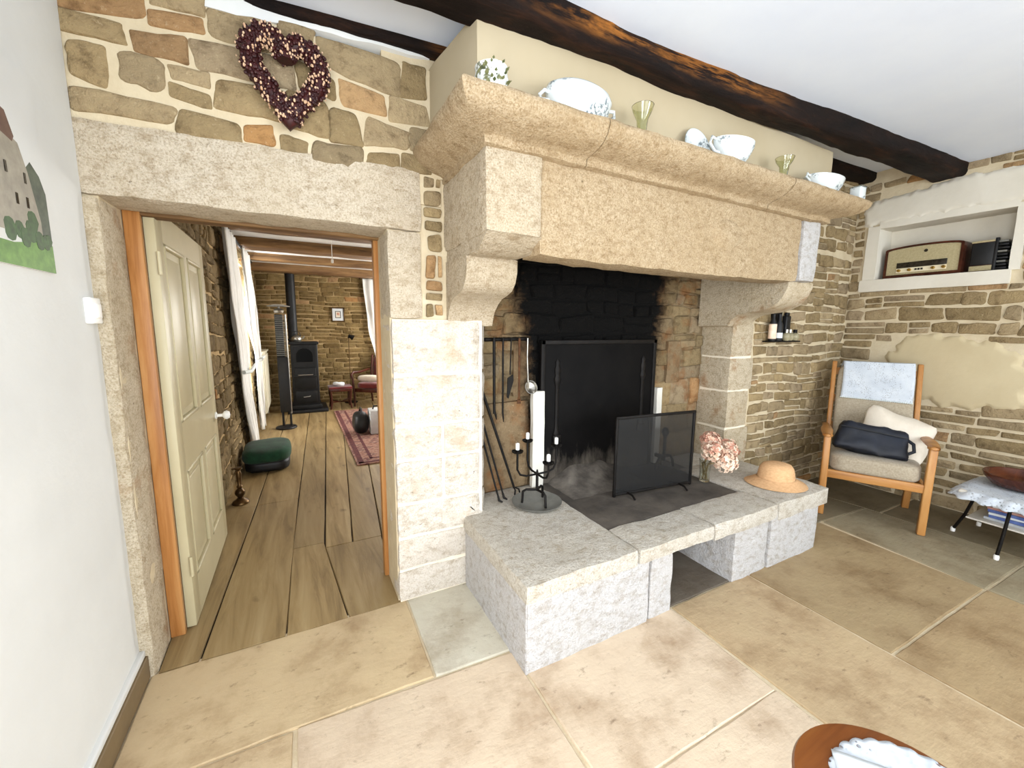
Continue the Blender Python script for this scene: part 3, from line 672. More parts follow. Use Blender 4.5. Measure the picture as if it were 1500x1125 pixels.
# left pier, course by course, chamfered towards the opening
p = MB(); zz = [0, .165, .33, .50, .72, .885, 1.13, 1.388]
def chamfer(v):
    if v.x > 1.36 and v.z > .38:
        t = max(0, min(1, (v.y + .01) / .05)); return Vector((1.385 + .05 * t + (v.x - 1.42), v.y, v.z))
    return v
for k in range(len(zz) - 1):
    xr = 1.312 if zz[k] < .33 else 1.42
    if zz[k + 1] <= .34: xr = 1.31
    if k == 4 or k == 3:
        xm = 1.19
        p.block((.957, -.016, zz[k] + .005), (xm - .005, .2, zz[k + 1] - .005), seg=.03, r=.012, amp=.006, seed=k)
        p.block((xm + .005, -.016, zz[k] + .005), (xr, .232, zz[k + 1] - .005), seg=.03, r=.012, amp=.006, seed=k + 30, warp=chamfer)
    else:
        p.block((.957, -.016, zz[k] + .005), (xr, .232, zz[k + 1] - .005), seg=.03, r=.012, amp=.006, seed=k, warp=chamfer)
p.box(.962, 1.40, -.008, .2, .0, 1.385, m=1)
p.build('left_pier', ['granite_pier', 'joint'], FP)
# right pier
p = MB(); zz = [.0, .30, .62, .90, 1.15, 1.40]
for k in range(len(zz) - 1):
    p.block((3.352, -.022, zz[k] + .004), (3.60 + .03 * (k % 2), .236, zz[k + 1] - .004), seg=.035, r=.012, amp=.005, seed=k + 60)
p.box(3.358, 3.60, -.014, .22, .0, 1.39, m=1)
p.build('right_pier', ['granite_stain', 'joint'], FP)
# corbels: a profile in depth and height, hewn
def corbel(name, x0, x1, prof, matn, zoff=0):
    b = MB(); n = 8; vs = []; m_ = len(prof)
    for i in range(n + 1):
        x = x0 + (x1 - x0) * i / n; ed = .012 if i in (0, n) else 0
        for (y, z) in prof:
            cy = sum(q[0] for q in prof) / m_; cz = sum(q[1] for q in prof) / m_
            y2 = y + (cy - y) * ed * 2; z2 = z + (cz - z) * ed * 2
            v = Vector((x, y2, z2)); e = noise.noise_vector(v * 9) * .005; vs.append(v + e)
    fs = [[i * m_ + k, i * m_ + (k + 1) % m_, (i + 1) * m_ + (k + 1) % m_, (i + 1) * m_ + k] for i in range(n) for k in range(m_)]
    fs.append(list(range(m_))[::-1]); fs.append([n * m_ + k for k in range(m_)])
    b.add(vs, fs, 0, (1, 1, 1), True); return b.build(name, matn, FP)
corbel('left_corbel', 1.223, 1.463, [(.22, 1.66), (-.05, 1.66), (-.15, 1.66), (-.262, 1.65), (-.262, 1.59), (-.245, 1.545), (-.215, 1.515), (-.17, 1.498), (-.11, 1.485), (-.06, 1.46), (-.025, 1.425), (-.008, 1.385), (.0, 1.36), (.22, 1.36)], 'granite_block')
corbel('right_corbel', 3.28, 3.55, [(.22, 1.80), (-.05, 1.80), (-.28, 1.80), (-.29, 1.655), (-.415, 1.65), (-.415, 1.62), (-.395, 1.565), (-.355, 1.515), (-.30, 1.487), (-.24, 1.472), (-.16, 1.462), (-.09, 1.445), (-.045, 1.415), (-.02, 1.375), (.22, 1.37)], 'granite_stain')
# end blocks and lintel
b = MB()
b.block((1.216, LY - .006, 1.700), (1.462, .1, 2.012), seg=.03, r=.02, amp=.007, seed=70)
b.block((1.225, -.375, 1.645), (1.452, .1, 1.715), seg=.03, r=.018, amp=.006, seed=71)
b.prism([(-.468, 1.708), (-.38, 1.65), (-.2, 1.65), (-.2, 1.71)], 0, 1.224, 1.46)
b.build('left_lintel_block', 'granite_block', FP)
b = MB()
def lw(v): return Vector((v.x, v.y, v.z + (.018 * abs((v.x - 2.35) / 1.1) ** 2 - .018 if v.z < 1.75 else 0)))
b.block((1.455, LY + .012, 1.645), (3.285, -.30, 2.012), seg=.04, r=.016, amp=.006, seed=72, warp=lw)
# worn oval boss on the face
b.lathe([(.0, .014), (.06, .013), (.085, .008), (.10, -.004)], xf=Matrix.Translation((2.60, LY + .012, 1.845)) @ Matrix.Rotation(R(90), 4, 'X') @ Matrix.Diagonal((1.25, .8, 1, 1)), n=28)
b.build('stone_lintel', 'granite_warm', FP)
b = MB()
b.block((3.288, LY + .004, 1.648), (3.47, .02, 2.012), seg=.035, r=.016, amp=.007, seed=73)
b.build('right_lintel_block', 'granite_grey', FP)
# hood lining seen from below
b = MB(); b.box(1.42, 3.36, -.30, .24, 2.30, 2.34); b.box(1.40, 1.46, -.30, .235, 1.67, 2.3); b.box(3.33, 3.39, -.30, .235, 1.80, 2.3)
b.build('smoke_chamber', mat('soot_black', '0C0A09', '17130F', 6, .95, bmp=.4, world=True), FP)
# moulded mantel shelf swept round the left corner
prof = [(-.03, 2.0), (.0, 2.0), (.014, 2.004), (.014, 2.026), (.022, 2.032), (.05, 2.038), (.082, 2.047), (.112, 2.060), (.134, 2.078), (.146, 2.098), (.149, 2.116), (.140, 2.130), (.10, 2.134), (-.05, 2.134), (-.25, 2.132), (-.25, 2.0)]
def sweep(joints, seedv):
    b = MB()
    for (sa, sb) in joints:
        st = []
        # stations: 'L' runs from the wall forward, 'F' along the front
        if sa[0] == 'L':
            for i in range(10): st.append(('L', .02 + (LY - .02) * i / 10))
            n = int((sb[1] - 1.223) / .04)
            for i in range(n + 1): st.append(('F', 1.223 + (sb[1] - 1.223) * i / n))
        else:
            n = int((sb[1] - sa[1]) / .04)
            for i in range(n + 1): st.append(('F', sa[1] + (sb[1] - sa[1]) * i / n))
        vs = []; m_ = len(prof)
        for (k, s_) in st:
            for (d, z) in prof:
                if k == 'L': v = Vector((1.223 - d, s_ + (0 if s_ > LY + .1 else 0), z)) if d > 0 else Vector((1.223 - d * .5, s_, z))
                else:
                    xx = s_ - d if (s_ == 1.223) else s_
                    v = Vector((xx, LY - d, z))
                    if s_ < 1.223 + .30 and s_ > 1.223: v.x = max(s_ - d * max(0, 1 - (s_ - 1.223) / .3), v.x - d)
                    if s_ > 3.45: v.x = s_ + max(0, d) * min(1, (s_ - 3.45) / .06) * 1.25
                e = noise.noise_vector(v * 8 + Vector((seedv, 0, 0))) * .006 + noise.noise_vector(v * 30) * .003
                vs.append(v + e)
        fs = [[i * m_ + q, i * m_ + (q + 1) % m_, (i + 1) * m_ + (q + 1) % m_, (i + 1) * m_ + q] for i in range(len(st) - 1) for q in range(m_)]
        fs.append(list(range(m_))[::-1]); fs.append([(len(st) - 1) * m_ + q for q in range(m_)])
        b.add(vs, fs, 0, (1, 1, 1), True)
    return b
sh = sweep([(('L', 0), ('F', 1.66)), (('F', 1.664), ('F', 2.88)), (('F', 2.888), ('F', 3.515))], 3)
sh.box(1.21, 3.5, -.44, .0, 2.005, 2.13)
sh.build('mantel_shelf', 'granite_warm', FP)
# plastered hood above the shelf
b = MB()
def hoodv(v):
    t = max(0, min(1, -v.y / .4)); v.x += (.06 * t if v.x < 2 else 0); return v
b.block((1.152, -.402, 2.10), (3.655, .02, 2.475), seg=.06, r=.012, amp=.003, fr=3, seed=80, warp=hoodv)
b.build('chimney_hood', 'hood', FP)
# ---- cast-iron plate and white strips leaning on the back wall
t = thing('fireback', 'tall black sooty cast-iron plate at the back of the fireplace', 'fireback', (2.34, .19, .38))
b = MB(); b.box(-.475, .475, -.012, .012, 0, .90, bev=.004); b.build('plate', 'iron_plate', t)
b = MB()
for (a, bq, c, d) in [(-.475, -.445, 0, .9), (.445, .475, 0, .9), (-.475, .475, .872, .9)]: b.box(a, bq, -.02, -.005, c, d, bev=.004)
b.build('rim', 'iron', t)
for sx in (-1, 1):
    b = MB()
    b.lathe([(.02, .30), (.026, .32), (.016, .34), (.014, .36), (.014, .62), (.022, .64), (.026, .66), (.018, .68), (.02, .70), (.024, .72), (.014, .745), (.018, .765), (.0, .79)], cx=sx * .355, cy=-.014, n=12, sy=.6)
    b.box(sx * .355 - .03, sx * .355 + .03, -.03, -.01, .26, .31, bev=.006)
    b.build('raised_column', 'iron', t)
for (x, lab, h, w_, gz) in [(1.842, 'white painted upright strip left of the black iron plate', .60, .085, .395), (2.848, 'white painted upright strip right of the black iron plate', .56, .055, .395)]:
    b = MB(); b.block((x - w_ / 2, .150, .38), (x + w_ / 2, .186, .38 + h), seg=.05, r=.008, amp=.003, seed=x)
    tag(b.build('upright_strip', 'white_paint'), lab, 'strip', 'white strips beside the fireback')
# ---- ash on the hearth in front of the plate
b = MB()
def ashf(u, v):
    x = 1.93 + .62 * u; y = -.10 + .275 * v
    hgt = max(0, sin(pi * min(1, max(0, u)))) ** .8 * v ** 1.6
    return (x, y,   .378 + .10 * hgt + .05 * hgt * noise.noise(Vector((x * 9, y * 9, 0))))
b.grid(ashf, 30, 16); o = b.build('ash_heap', 'ash'); o['kind'] = 'stuff'; tag(o, 'grey heap of ash against the foot of the iron plate', 'ash')
# ---- hearth
H = thing('hearth', 'raised pale stone hearth with thick slabs and a log hole in front', 'hearth', (0, 0, 0))
b = MB(); HS = dict(seg=.035, r=.012, amp=.005)
b.block((1.300, -.66, -.01), (1.312, -.02, .30), seg=.04, r=.004, amp=.003, seed=1)
b.block((1.303, -.665, -.01), (1.952, -.12, .315), seed=2, **HS)
b.block((1.303, -.115, -.01), (2.10, .19, .315), seed=3, **HS)
b.block((1.962, -.660, -.01), (2.110, -.1, .31), seed=4, **HS)
b.build('left_base', ['granite_grey'], H)
b = MB()
b.block((2.580, -.655, -.01), (2.878, .19, .31), seed=5, **HS)
b.block((2.888, -.662, -.01), (3.388, .02, .31), seed=6, **HS)
b.build('right_base', ['granite_grey'], H)
b = MB(); b.box(2.05, 2.65, .02, .2, -.01, .31); b.build('log_hole_back', 'sooty_slab', H)
TS = dict(seg=.035, r=.014, amp=.005)
SB = granite('slab_top_stone', 'D9D4CA', 'C9C1B4', 'A69C8C', 'BDB3A0', .5)
b = MB(); b.block((1.294, -.672, .298), (1.872, .225, .38), seed=11, **TS)
b.build('top_slab', SB, H)
b = MB(); b.block((1.874, -.675, .305), (2.384, -.452, .38), seed=12, **TS)
b.build('top_slab', SB, H)
b = MB(); b.block((2.390, -.670, .288), (2.936, -.442, .38), seed=13, **TS)
b.build('top_slab', SB, H)
def rs(v):
    if v.x < 3.2: v.x += -.04 * (v.y + .66) / .7
    return v
b = MB(); b.block((2.944, -.668, .272), (3.48, .005, .38), seed=14, warp=rs, **TS)
b.build('top_slab', SB, H)
b = MB(); b.block((2.99, .005, .30), (3.352, .23, .38), seed=15, **TS); b.build('top_slab', SB, H)
b = MB(); b.block((1.874, -.448, .30), (2.93, .232, .376), seed=16, warp=rs, seg=.04, r=.012, amp=.005)
b.build('blackened_slab', 'sooty_slab', H)
# ================================================================== THE NEXT ROOM, SEEN THROUGH THE DOORWAY
X2 = 3.6; Y2 = 6.0
f = MB(); rnd = random.Random(3)
f.box(-.05, X2, .0, Y2, -.08, -.012, m=1)
def plank(xa, xb, xc, xd, ya, yb, k):
    """xa-xb at the near end, xc-xd at the far end"""
    g = .0022; n = max(4, int((yb - ya) / .12)); vs = []; sh = rnd.uniform(.86, 1.1)
    for i in range(n + 1):
        t = i / n; y_ = ya + g + (yb - ya - 2 * g) * t; l = xa + (xc - xa) * t + g; r = xb + (xd - xb) * t - g
        l += .003 * noise.noise(Vector((k, y_ * 3, 0))); r += .003 * noise.noise(Vector((k + 9, y_ * 3, 0)))
        z = .0015 * noise.noise(Vector((k * 3, y_, 0)))
        vs += [(l, y_, -.010), (l + .004, y_, -.001 + z), ((l + r) / 2, y_, 0 + z), (r - .004, y_, -.001 + z), (r, y_, -.010)]
    fs = [[i * 5 + q, i * 5 + q + 1, (i + 1) * 5 + q + 1, (i + 1) * 5 + q] for i in range(n) for q in range(4)]
    fs.append([0, 1, 2, 3, 4]); f.add(vs, fs, 0, (sh, sh * .99, sh * .96), False)
near = [.45, .715, .985]; nearf = [.45, .672, .985]
plank(.02, .155, .0, .235, 0, 1.6, 1); plank(0, .235, .0, .42, 1.6, Y2, 21)
plank(.155, .463, .235, .517, 0, 1.6, 2); plank(.235, .517, .42, .72, 1.6, Y2, 22)
plank(.463, .722, .48, .66, -.006, .782, 3); plank(.722, .99, .66, .995, -.006, .71, 4)
edges0 = [.48, .66, .82, 1.0, 1.22]; edges1 = [.72, .97, 1.22, 1.48, 1.74]
for k in range(4): plank(edges0[k], edges0[k + 1], edges1[k], edges1[k + 1],   .782 if k < 1 else .712, Y2, 5 + k)
for k in range(8): plank(1.22 + .24 * k, 1.46 + .24 * k, 1.74 + .24 * k, 1.98 + .24 * k, .29, Y2, 12 + k)
struct(f.build('floor_next_room', ['plank', mat('gap_dark', '1A130C', '2A2016', 9, .9, bmp=0)]))
w = MB(); LX = .035
w.box(-.4, LX - .02,     .28, 3.5, -.05, 2.6, m=0); w.box(-.4, LX - .02, 4.45, Y2, -.05, 2.6, m=0)
w.box(-.4, LX - .02, 3.5, 4.45, 2.08, 2.6, m=0); w.box(-.4, LX - .02, 3.5, 4.45, -.05, .45, m=0)
to_l2 = lambda u, v, d: (LX - .02 + d, u, v)
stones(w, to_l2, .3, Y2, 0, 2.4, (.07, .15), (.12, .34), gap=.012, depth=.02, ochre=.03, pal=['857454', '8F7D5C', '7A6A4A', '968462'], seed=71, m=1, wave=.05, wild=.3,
       excl=lambda u, v, a, b: 3.46 < u < 4.49 and .4 < v < 2.12)
struct(w.build('wall_next_room_left', ['mortar_dim', 'rubble_dim']))
w = MB(); w.box(-.4, X2, Y2, Y2 + .2, -.05, 2.6, m=0)
to_f2 = lambda u, v, d: (u, Y2 - d, v)
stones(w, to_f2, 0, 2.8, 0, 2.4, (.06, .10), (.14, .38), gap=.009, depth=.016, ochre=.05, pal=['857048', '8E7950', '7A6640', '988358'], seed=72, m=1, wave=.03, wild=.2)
struct(w.build('wall_next_room_far', ['mortar_dim', 'rubble']))
w = MB()
w.box(X2, X2 + .2, .28, 2.9, -.05, 2.6); w.box(X2, X2 + .2, 4.9, Y2 + .2, -.05, 2.6); w.box(X2, X2 + .2, 2.9, 4.9, -.05, .5); w.box(X2, X2 + .2, 2.9, 4.9, 2.2, 2.6)
w.box(1.0, X2, .28, .30, -.05, 2.6)
struct(w.build('wall_next_room_right', 'plaster'))
w = MB(); w.box(-.4, X2 + .2, .28, Y2 + .2, 2.285, 2.5); struct(w.build('ceiling_next_room', 'white_wall'))
for k, (yy, yw, zb) in enumerate([(1.25, .34, 2.19), (2.30, .37, 2.19), (3.36, .38, 2.19), (4.42, .16, 2.19), (5.36, .30, 2.17)]):
    beam('ceiling_joist', [(-.02, yy + yw, yy, zb + .01, 2.40), (1.8, yy + yw, yy + .01, zb, 2.40), (X2 + .02, yy + yw, yy, zb, 2.40)],
         ['weathered brown ceiling joist nearest the doorway in the next room', 'second brown ceiling joist beyond the doorway', 'third brown ceiling joist beyond the doorway',
          'fourth brown ceiling joist beyond the doorway', 'brown ceiling joist against the far stone wall above the stove pipe'][k], 'joist', m='beam_brown', amp=.006, n=30, group='joists in the next room')
# window in the left wall
w = MB()
for (a, bq, c, d) in [(3.5, 4.45, .45, .50), (3.5, 4.45, 2.03, 2.08), (3.5, 3.56, .45, 2.08), (4.39, 4.45, .45, 2.08), (3.95, 3.99, .45, 2.08), (3.5, 4.45, 1.3, 1.33)]: w.box(-.12, -.07, a, bq, c, d, bev=.004)
o = w.build('window_1', 'white_paint'); struct(o)
w = MB(); w.box(-.098, -.094, 3.52, 4.43, .47, 2.06); w.build('pane', 'pane', o)
w = MB()
for (a, bq, c, d) in [(2.9, 4.9, .5, .56), (2.9, 4.9, 2.14, 2.2), (2.9, 2.96, .5, 2.2), (4.84, 4.9, .5, 2.2), (3.87, 3.93, .5, 2.2)]: w.box(X2 + .05, X2 + .1, a, bq, c, d, bev=.004)
o = w.build('window_2', 'white_paint'); struct(o)
w = MB(); w.box(X2 + .07, X2 + .075, 2.92, 4.88, .52, 2.18); w.build('pane', 'pane', o)
# curtains
def curtain(pn, pf, folds, x0, label, amp=.035, nseg=40, axis='y'):
    """pn, pf: near and far edge as (z, y) knots"""
    def at(kn, z):
        kn = sorted(kn)
        if z <= kn[0][0]: return kn[0][1]
        for (a, b_) in zip(kn, kn[1:]):
            if a[0] <= z <= b_[0]:
                t = (z - a[0]) / (b_[0] - a[0]); t = t * t * (3 - 2 * t); return a[1] + (b_[1] - a[1]) * t
        return kn[-1][1]
    b = MB(); zt = max(k[0] for k in pn); zb = min(k[0] for k in pn)
    def fn(u, v):
        z = zt + (zb - zt) * v; a, c = at(pn, z), at(pf, z); s_ = a + (c - a) * u
        d = amp * sin(u * folds * 2 * pi + .5 * sin(v * 5)) * (.6 + .4 * noise.noise(Vector((u * 4, v * 3, folds)))) + .012 * noise.noise(Vector((u * 9, v * 7, 1)))
        return (x0 + d, s_, z) if axis == 'y' else (s_, x0 + d, z)
    b.grid(fn, folds * 14, nseg)
    return tag(b.build('curtain', 'curtain', mod='solid'), label, 'curtain', 'white curtains in the next room')
ct = curtain([(2.16, 2.26), (1.6, 2.30), (1.0, 2.55), (.85, 2.62), (.02, 3.12)], [(2.16, 2.85), (1.6, 3.2), (1.0, 3.35), (.85, 3.3), (.02, 3.7)], 5, .10, 'long white curtain nearest the door, swept back beside the green pouf')
ct2 = curtain([(2.16, 3.30), (1.4, 3.42), (.95, 3.9), (.8, 3.95), (.04, 4.05)], [(2.16, 3.95), (1.4, 4.55), (.95, 4.55), (.8, 4.5), (.04, 4.45)], 4, .12, 'second white curtain, tied at the waist beside the cream radiator')
ct3 = curtain([(2.2, 1.66), (1.4, 1.72), (.7, 1.84)], [(2.2, 2.3), (1.4, 2.3), (.7, 2.3)], 4, 5.9, 'white curtain hanging at the far wall above the red armchair', axis='x')
b = MB(); b.tube([(.13, 3.9, .93), (.15, 4.2, .92), (.16, 4.6, .94)], .018); b.build('tieback', 'white_cloth', ct2)
b = MB(); b.tube([(.13, 2.5, .93), (.15, 2.9, .90), (.16, 3.35, .93)], .018); b.build('tieback', 'white_cloth', ct)
b = MB(); b.tube([(.09, 2.1, 2.19), (.09, 4.7, 2.19)], .012); b.lathe([(.0, 0), (.02, .01), (.02, .03), (0, .04)], xf=Matrix.Translation((.09, 2.1, 2.19)) @ Matrix.Rotation(R(90), 4, 'X'))
tag(b.build('curtain_rod', 'iron'), 'dark iron rod carrying the white curtains on the left wall', 'curtain rod')
b = MB(); b.tube([(1.62, 5.9, 2.22), (2.4, 5.9, 2.22)], .012); b.lathe([(0, -.03), (.022, -.015), (.022, .015), (0, .03)], cx=1.61, cy=5.9, cz=2.22, n=10)
tag(b.build('curtain_rod', 'iron'), 'short dark rod above the curtain on the far wall', 'curtain rod')
# radiator
t = thing('radiator', 'cream ribbed radiator under the window behind the black heater', 'radiator', (.06, 4.62, .0))
b = MB(); b.box(0, .09, -.02, .85, .14, .98, bev=.01)
for k in range(12): b.box(.088, .102, .0 + k * .07, .045 + k * .07, .18, .94, bev=.006)
b.build('panel', 'radiator', t)
b = MB(); b.box(-.01, .11, -.03, .86, .975, 1.0, bev=.004); b.build('top_grille', 'radiator', t)
b = MB(); b.tube([(.05, .05, .0), (.05, .05, .15)], .012); b.build('pipe', 'radiator', t); b = MB(); b.tube([(.05, .78, .0), (.05, .78, .15)], .012); b.build('pipe', 'radiator', t)
# standing heater
t = thing('standing_heater', 'tall black slatted heater tower with a flat round cap beside the curtains', 'heater', (.385, 4.22, 0))
b = MB(); b.lathe([(.0, 0), (.125, 0), (.128, .012), (.12, .025), (.05, .032), (0, .034)], n=28); b.build('base', 'black', t)
b = MB(); b.tube([(-.03, 0, .02), (-.03, 0, .3)], .014); b.tube([(.06, 0, .02), (.06, 0, .3)], .014); b.build('post', 'black', t)
b = MB(); b.box(-.055, .075, -.04, .05, .22, .95, bev=.006); b.box(-.055, .035, -.02, .05, .95, 1.5, bev=.004); b.build('body', 'black', t)
b = MB()
for k in range(22): b.box(-.052, .06, -.045, -.030, .97 + k * .024, .978 + k * .024)
b.build('slats', 'zinc', t)
b = MB(); b.tube([(.072, -.03, .2), (.07, -.03, 1.50)], .010); b.build('side_rail', 'steel', t)
b = MB(); b.lathe([(0, 1.52), (.05, 1.52), (.06, 1.55), (.04, 1.575), (.0, 1.58)], n=20); b.build('head', 'steel', t)
b = MB(); b.lathe([(0, 1.605), (.13, 1.60), (.132, 1.606), (.06, 1.625), (0, 1.63)], n=28); b.tube([(0, 0, 1.57), (0, 0, 1.61)], .012); b.build('cap', 'zinc', t)
# wood stove
t = thing('wood_stove', 'black wood-burning stove with arched window and tall pipe at the far wall', 'stove', (.66, 5.45, 0))
b = MB(); b.box(-.27, .30, -.30, .34, 0, .05, bev=.01); b.build('hearth_plate', 'black', t)
b = MB(); b.box(-.19, .19, -.22, .22, .05, 1.08, bev=.012); b.box(-.21, .21, -.24, .24, 1.07, 1.11, bev=.008); b.box(-.215, .215, -.245, .2, .05, .12, bev=.008); b.build('body', 'stove', t)
b = MB(); arch = [(-.115, .80), (.115, .80)] + [(.115 * cos(a), .90 + .115 * sin(a)) for a in [pi * k / 12 for k in range(13)]]
b.prism([(-.15, .72), (.15, .72), (.15, 1.04), (-.15, 1.04)], 1, -.235, -.218); b.prism(arch, 1, -.242, -.230, m=1)
d = b.build('upper_door', ['stove', mat('dark_stove_glass', '030303', '050505', 4, .35, bmp=0, spec=.1)], t)
b = MB(); b.box(-.15, .15, -.238, -.218, .38, .70, bev=.006); b.box(-.16, .16, -.25, -.236, .56, .585, bev=.004); d = b.build('fire_door', 'stove', t)
b = MB(); b.tube([(-.10, -.24, .60), (-.10, -.275, .60), (.10, -.275, .60), (.10, -.24, .60)], .008); b.build('handle', 'steel', d)
b = MB(); b.box(-.15, .15, -.236, -.218, .16, .34, bev=.006); d = b.build('ash_drawer', 'stove', t)
b = MB(); b.tube([(-.04, -.24, .25), (-.04, -.26, .25), (.05, -.26, .26), (.05, -.24, .26)], .007); b.build('handle', 'steel', d)
b = MB(); b.tube([(-.14, .18, 1.08), (-.14, .18, 1.5), (-.14, .18, 2.17)], .070, n=20); b.lathe([(.07, 0), (.088, .0), (.088, .03), (.07, .03)], cx=-.14, cy=.18, cz=1.12, n=20, cap=False); b.build('flue_pipe', 'stove', t)
t = thing('kettle', 'small round silver kettle on top of the black stove', 'kettle', (.565, 5.40, 1.11))
b = MB(); b.lathe([(.0, 0), (.06, .002), (.075, .03), (.072, .06), (.05, .09), (.02, .10), (.012, .115), (0, .12)], n=20); b.build('body', 'steel', t)
b = MB(); b.tube([(.06, 0, .04), (.10, 0, .06), (.11, 0, .09)], .010); b.build('spout', 'steel', t)
b = MB(); b.tube([(-.06, 0, .08), (-.05, 0, .14), (.0, 0, .165), (.05, 0, .14), (.06, 0, .08)], .006); b.build('handle', 'black', t)
# picture on the far wall
t = thing('framed_picture', 'small framed picture on the far stone wall right of the stove pipe', 'picture', (1.235, Y2 - .022, 1.56))
b = MB()
for (a, bq, c, d) in [(-.11, .11, .105, .125), (-.11, .11, -.125, -.105), (-.11, -.09, -.125, .125), (.09, .11, -.125, .125)]: b.box(a, bq, -.02, .0, c, d, bev=.003)
b.build('frame', 'old_brass', t)
b = MB(); b.box(-.092, .092, -.006, .0, -.107, .107); b.build('mount', 'paper', t)
b = MB(); b.box(-.045, .045, -.009, -.005, -.06, .06, m=0); b.box(-.035, .035, -.011, -.008, -.05, .05, m=1); b.lathe([(0, .004), (.02, .003), (.024, 0)], xf=Matrix.Translation((.004, -.010, .01)) @ Matrix.Rotation(R(90), 4, 'X'), m=2, n=14)
b.build('print', ['iron', 'cream_cloth', 'pink_dark'], t)
# reading lamp
t = thing('floor_lamp', 'thin reading lamp with small dark head behind the red armchair', 'lamp', (1.38, 5.86, 0))
b = MB(); b.lathe([(0, 0), (.11, 0), (.11, .015), (.03, .03), (0, .03)], n=20); b.build('base', 'iron', t)
b = MB(); b.tube([(0, 0, .02), (0, 0, 1.17)], .007); b.build('pole', 'old_brass', t)
b = MB(); b.lathe([(.02, .0), (.028, .03), (.05, .09), (.045, .09), (.02, .03)], xf=Matrix.Translation((.0, -.01, 1.2)) @ Matrix.Rotation(R(120), 4, 'Y'), n=16, cap=False); b.tube([(0, 0, 1.15), (.01, 0, 1.2)], .016); b.build('lamp_head', 'iron', t)
# red armchair
t = thing('armchair', 'wine-red armchair with open wooden arms near the far wall', 'armchair', (1.76, 5.44, 0), R(-38))
b = MB(); b.soft((-.26, -.26, .30), (.26, .24, .42), 5, 12); b.build('seat', 'red_velvet', t)
b = MB(); b.soft((-.25, .18, .38), (.25, .30, .92), 5, 12, xf=Matrix.Translation((0, .05, 0)) @ Matrix.Rotation(R(-8), 4, 'X')); b.build('backrest', 'red_velvet', t)
for sx in (-1, 1):
    b = MB(); b.tube([(sx * .29, -.27, .48), (sx * .30, -.29, .55), (sx * .30, -.22, .58), (sx * .30, .0, .57), (sx * .28, .26, .60)], [.018, .022, .024, .02, .018]); b.build('arm', 'mahogany', t)
    b = MB(); b.tube([(sx * .28, -.25, 0), (sx * .275, -.25, .2), (sx * .29, -.27, .5)], [.016, .02, .02]); b.build('leg', 'mahogany', t)
    b = MB(); b.tube([(sx * .25, .30, 0), (sx * .25, .24, .3), (sx * .25, .34, .85)], [.016, .022, .018]); b.build('leg', 'mahogany', t)
b = MB(); b.box(-.27, .27, -.26, -.22, .25, .31, bev=.006); b.box(-.27, .27, .2, .24, .25, .31, bev=.006); b.build('seat_frame', 'mahogany', t)
b = MB(); b.soft((-.2, -.07, -.06), (.2, .07, .06), 3, 12, xf=Matrix.Translation((1.64, 5.42, .47)) @ Matrix.Rotation(R(-30), 4, 'Z'))
tag(b.build('bolster', 'cream_cloth'), 'pale cream bolster lying on the red armchair', 'cushion')
# low stool-table
t = thing('low_table', 'low dark wooden stool with red top in front of the stone wall beside the stove', 'stool', (1.165, 5.43, 0))
b = MB(); b.box(-.18, .18, -.17, .17, .33, .37, bev=.01); b.build('top', 'red_velvet', t)
b = MB(); b.box(-.17, .17, -.16, .16, .29, .335, bev=.004); b.build('apron', 'mahogany', t)
for sx in (-1, 1):
    for sy in (-1, 1):
        b = MB(); b.tube([(sx * .16, sy * .15, 0), (sx * .14, sy * .14, .12), (sx * .155, sy * .145, .30)], [.014, .016, .02]); b.build('leg', 'mahogany', t)
b = MB(); b.tube([(-.14, -.14, .12), (0, 0, .10), (.14, .14, .12)], .010); b.tube([(-.14, .14, .12), (0, 0, .10), (.14, -.14, .12)], .010); b.build('stretcher', 'mahogany', t)
b = MB(); b.soft((-.09, -.07, 0), (.09, .07, .06), 3, 10, amp=.03, fr=14, xf=Matrix.Translation((1.145, 5.40, .372)))
tag(b.build('crumpled_cloth', 'paper'), 'crumpled white paper on the low red stool', 'paper')
# rug, cases
b = MB(); b.box(1.03, 2.7, 2.2, 5.1, .001, .012, m=0)
for (a, bq, c, d) in [(1.05, 2.68, 2.23, 2.27), (1.05, 1.10, 2.23, 5.08), (1.17, 1.20, 2.35, 5.0), (1.17, 2.6, 2.35, 2.38)]: b.box(a, bq, c, d, .012, .0135, m=1)
tag(b.build('rug', ['rug', mat('rug_border', '4A1F24', '6E3A38', 30, .95, bmp=.1)]), 'patterned dark red rug on the plank floor beyond the doorway', 'rug')
t = thing('travel_bag', 'soft black bag on the rug against the silver case', 'bag', (1.235, 3.52, .012))
b = MB(); b.soft((-.09, -.18, 0), (.09, .18, .26), 3, 14, amp=.02, fr=8); b.build('body', 'black', t)
b = MB(); b.tube([(.0, -.1, .24), (.01, -.07, .31), (.01, .05, .31), (.0, .1, .24)], .010); b.build('handle', 'black', t)
t = thing('flight_case', 'silver hard case standing on the rug beside the black bag', 'case', (1.40, 3.44, .012))
b = MB(); b.box(-.07, .17, -.12, .12, 0, .30, bev=.012); b.build('shell', 'silver_case', t)
b = MB(); b.box(.03, .16, -.126, -.115, .01, .29, bev=.004); b.build('side_panel', 'zinc', t)
b = MB(); b.tube([(-.02, 0, .30), (-.01, 0, .34), (.10, 0, .34), (.11, 0, .30)], .010); b.build('handle', 'black', t)
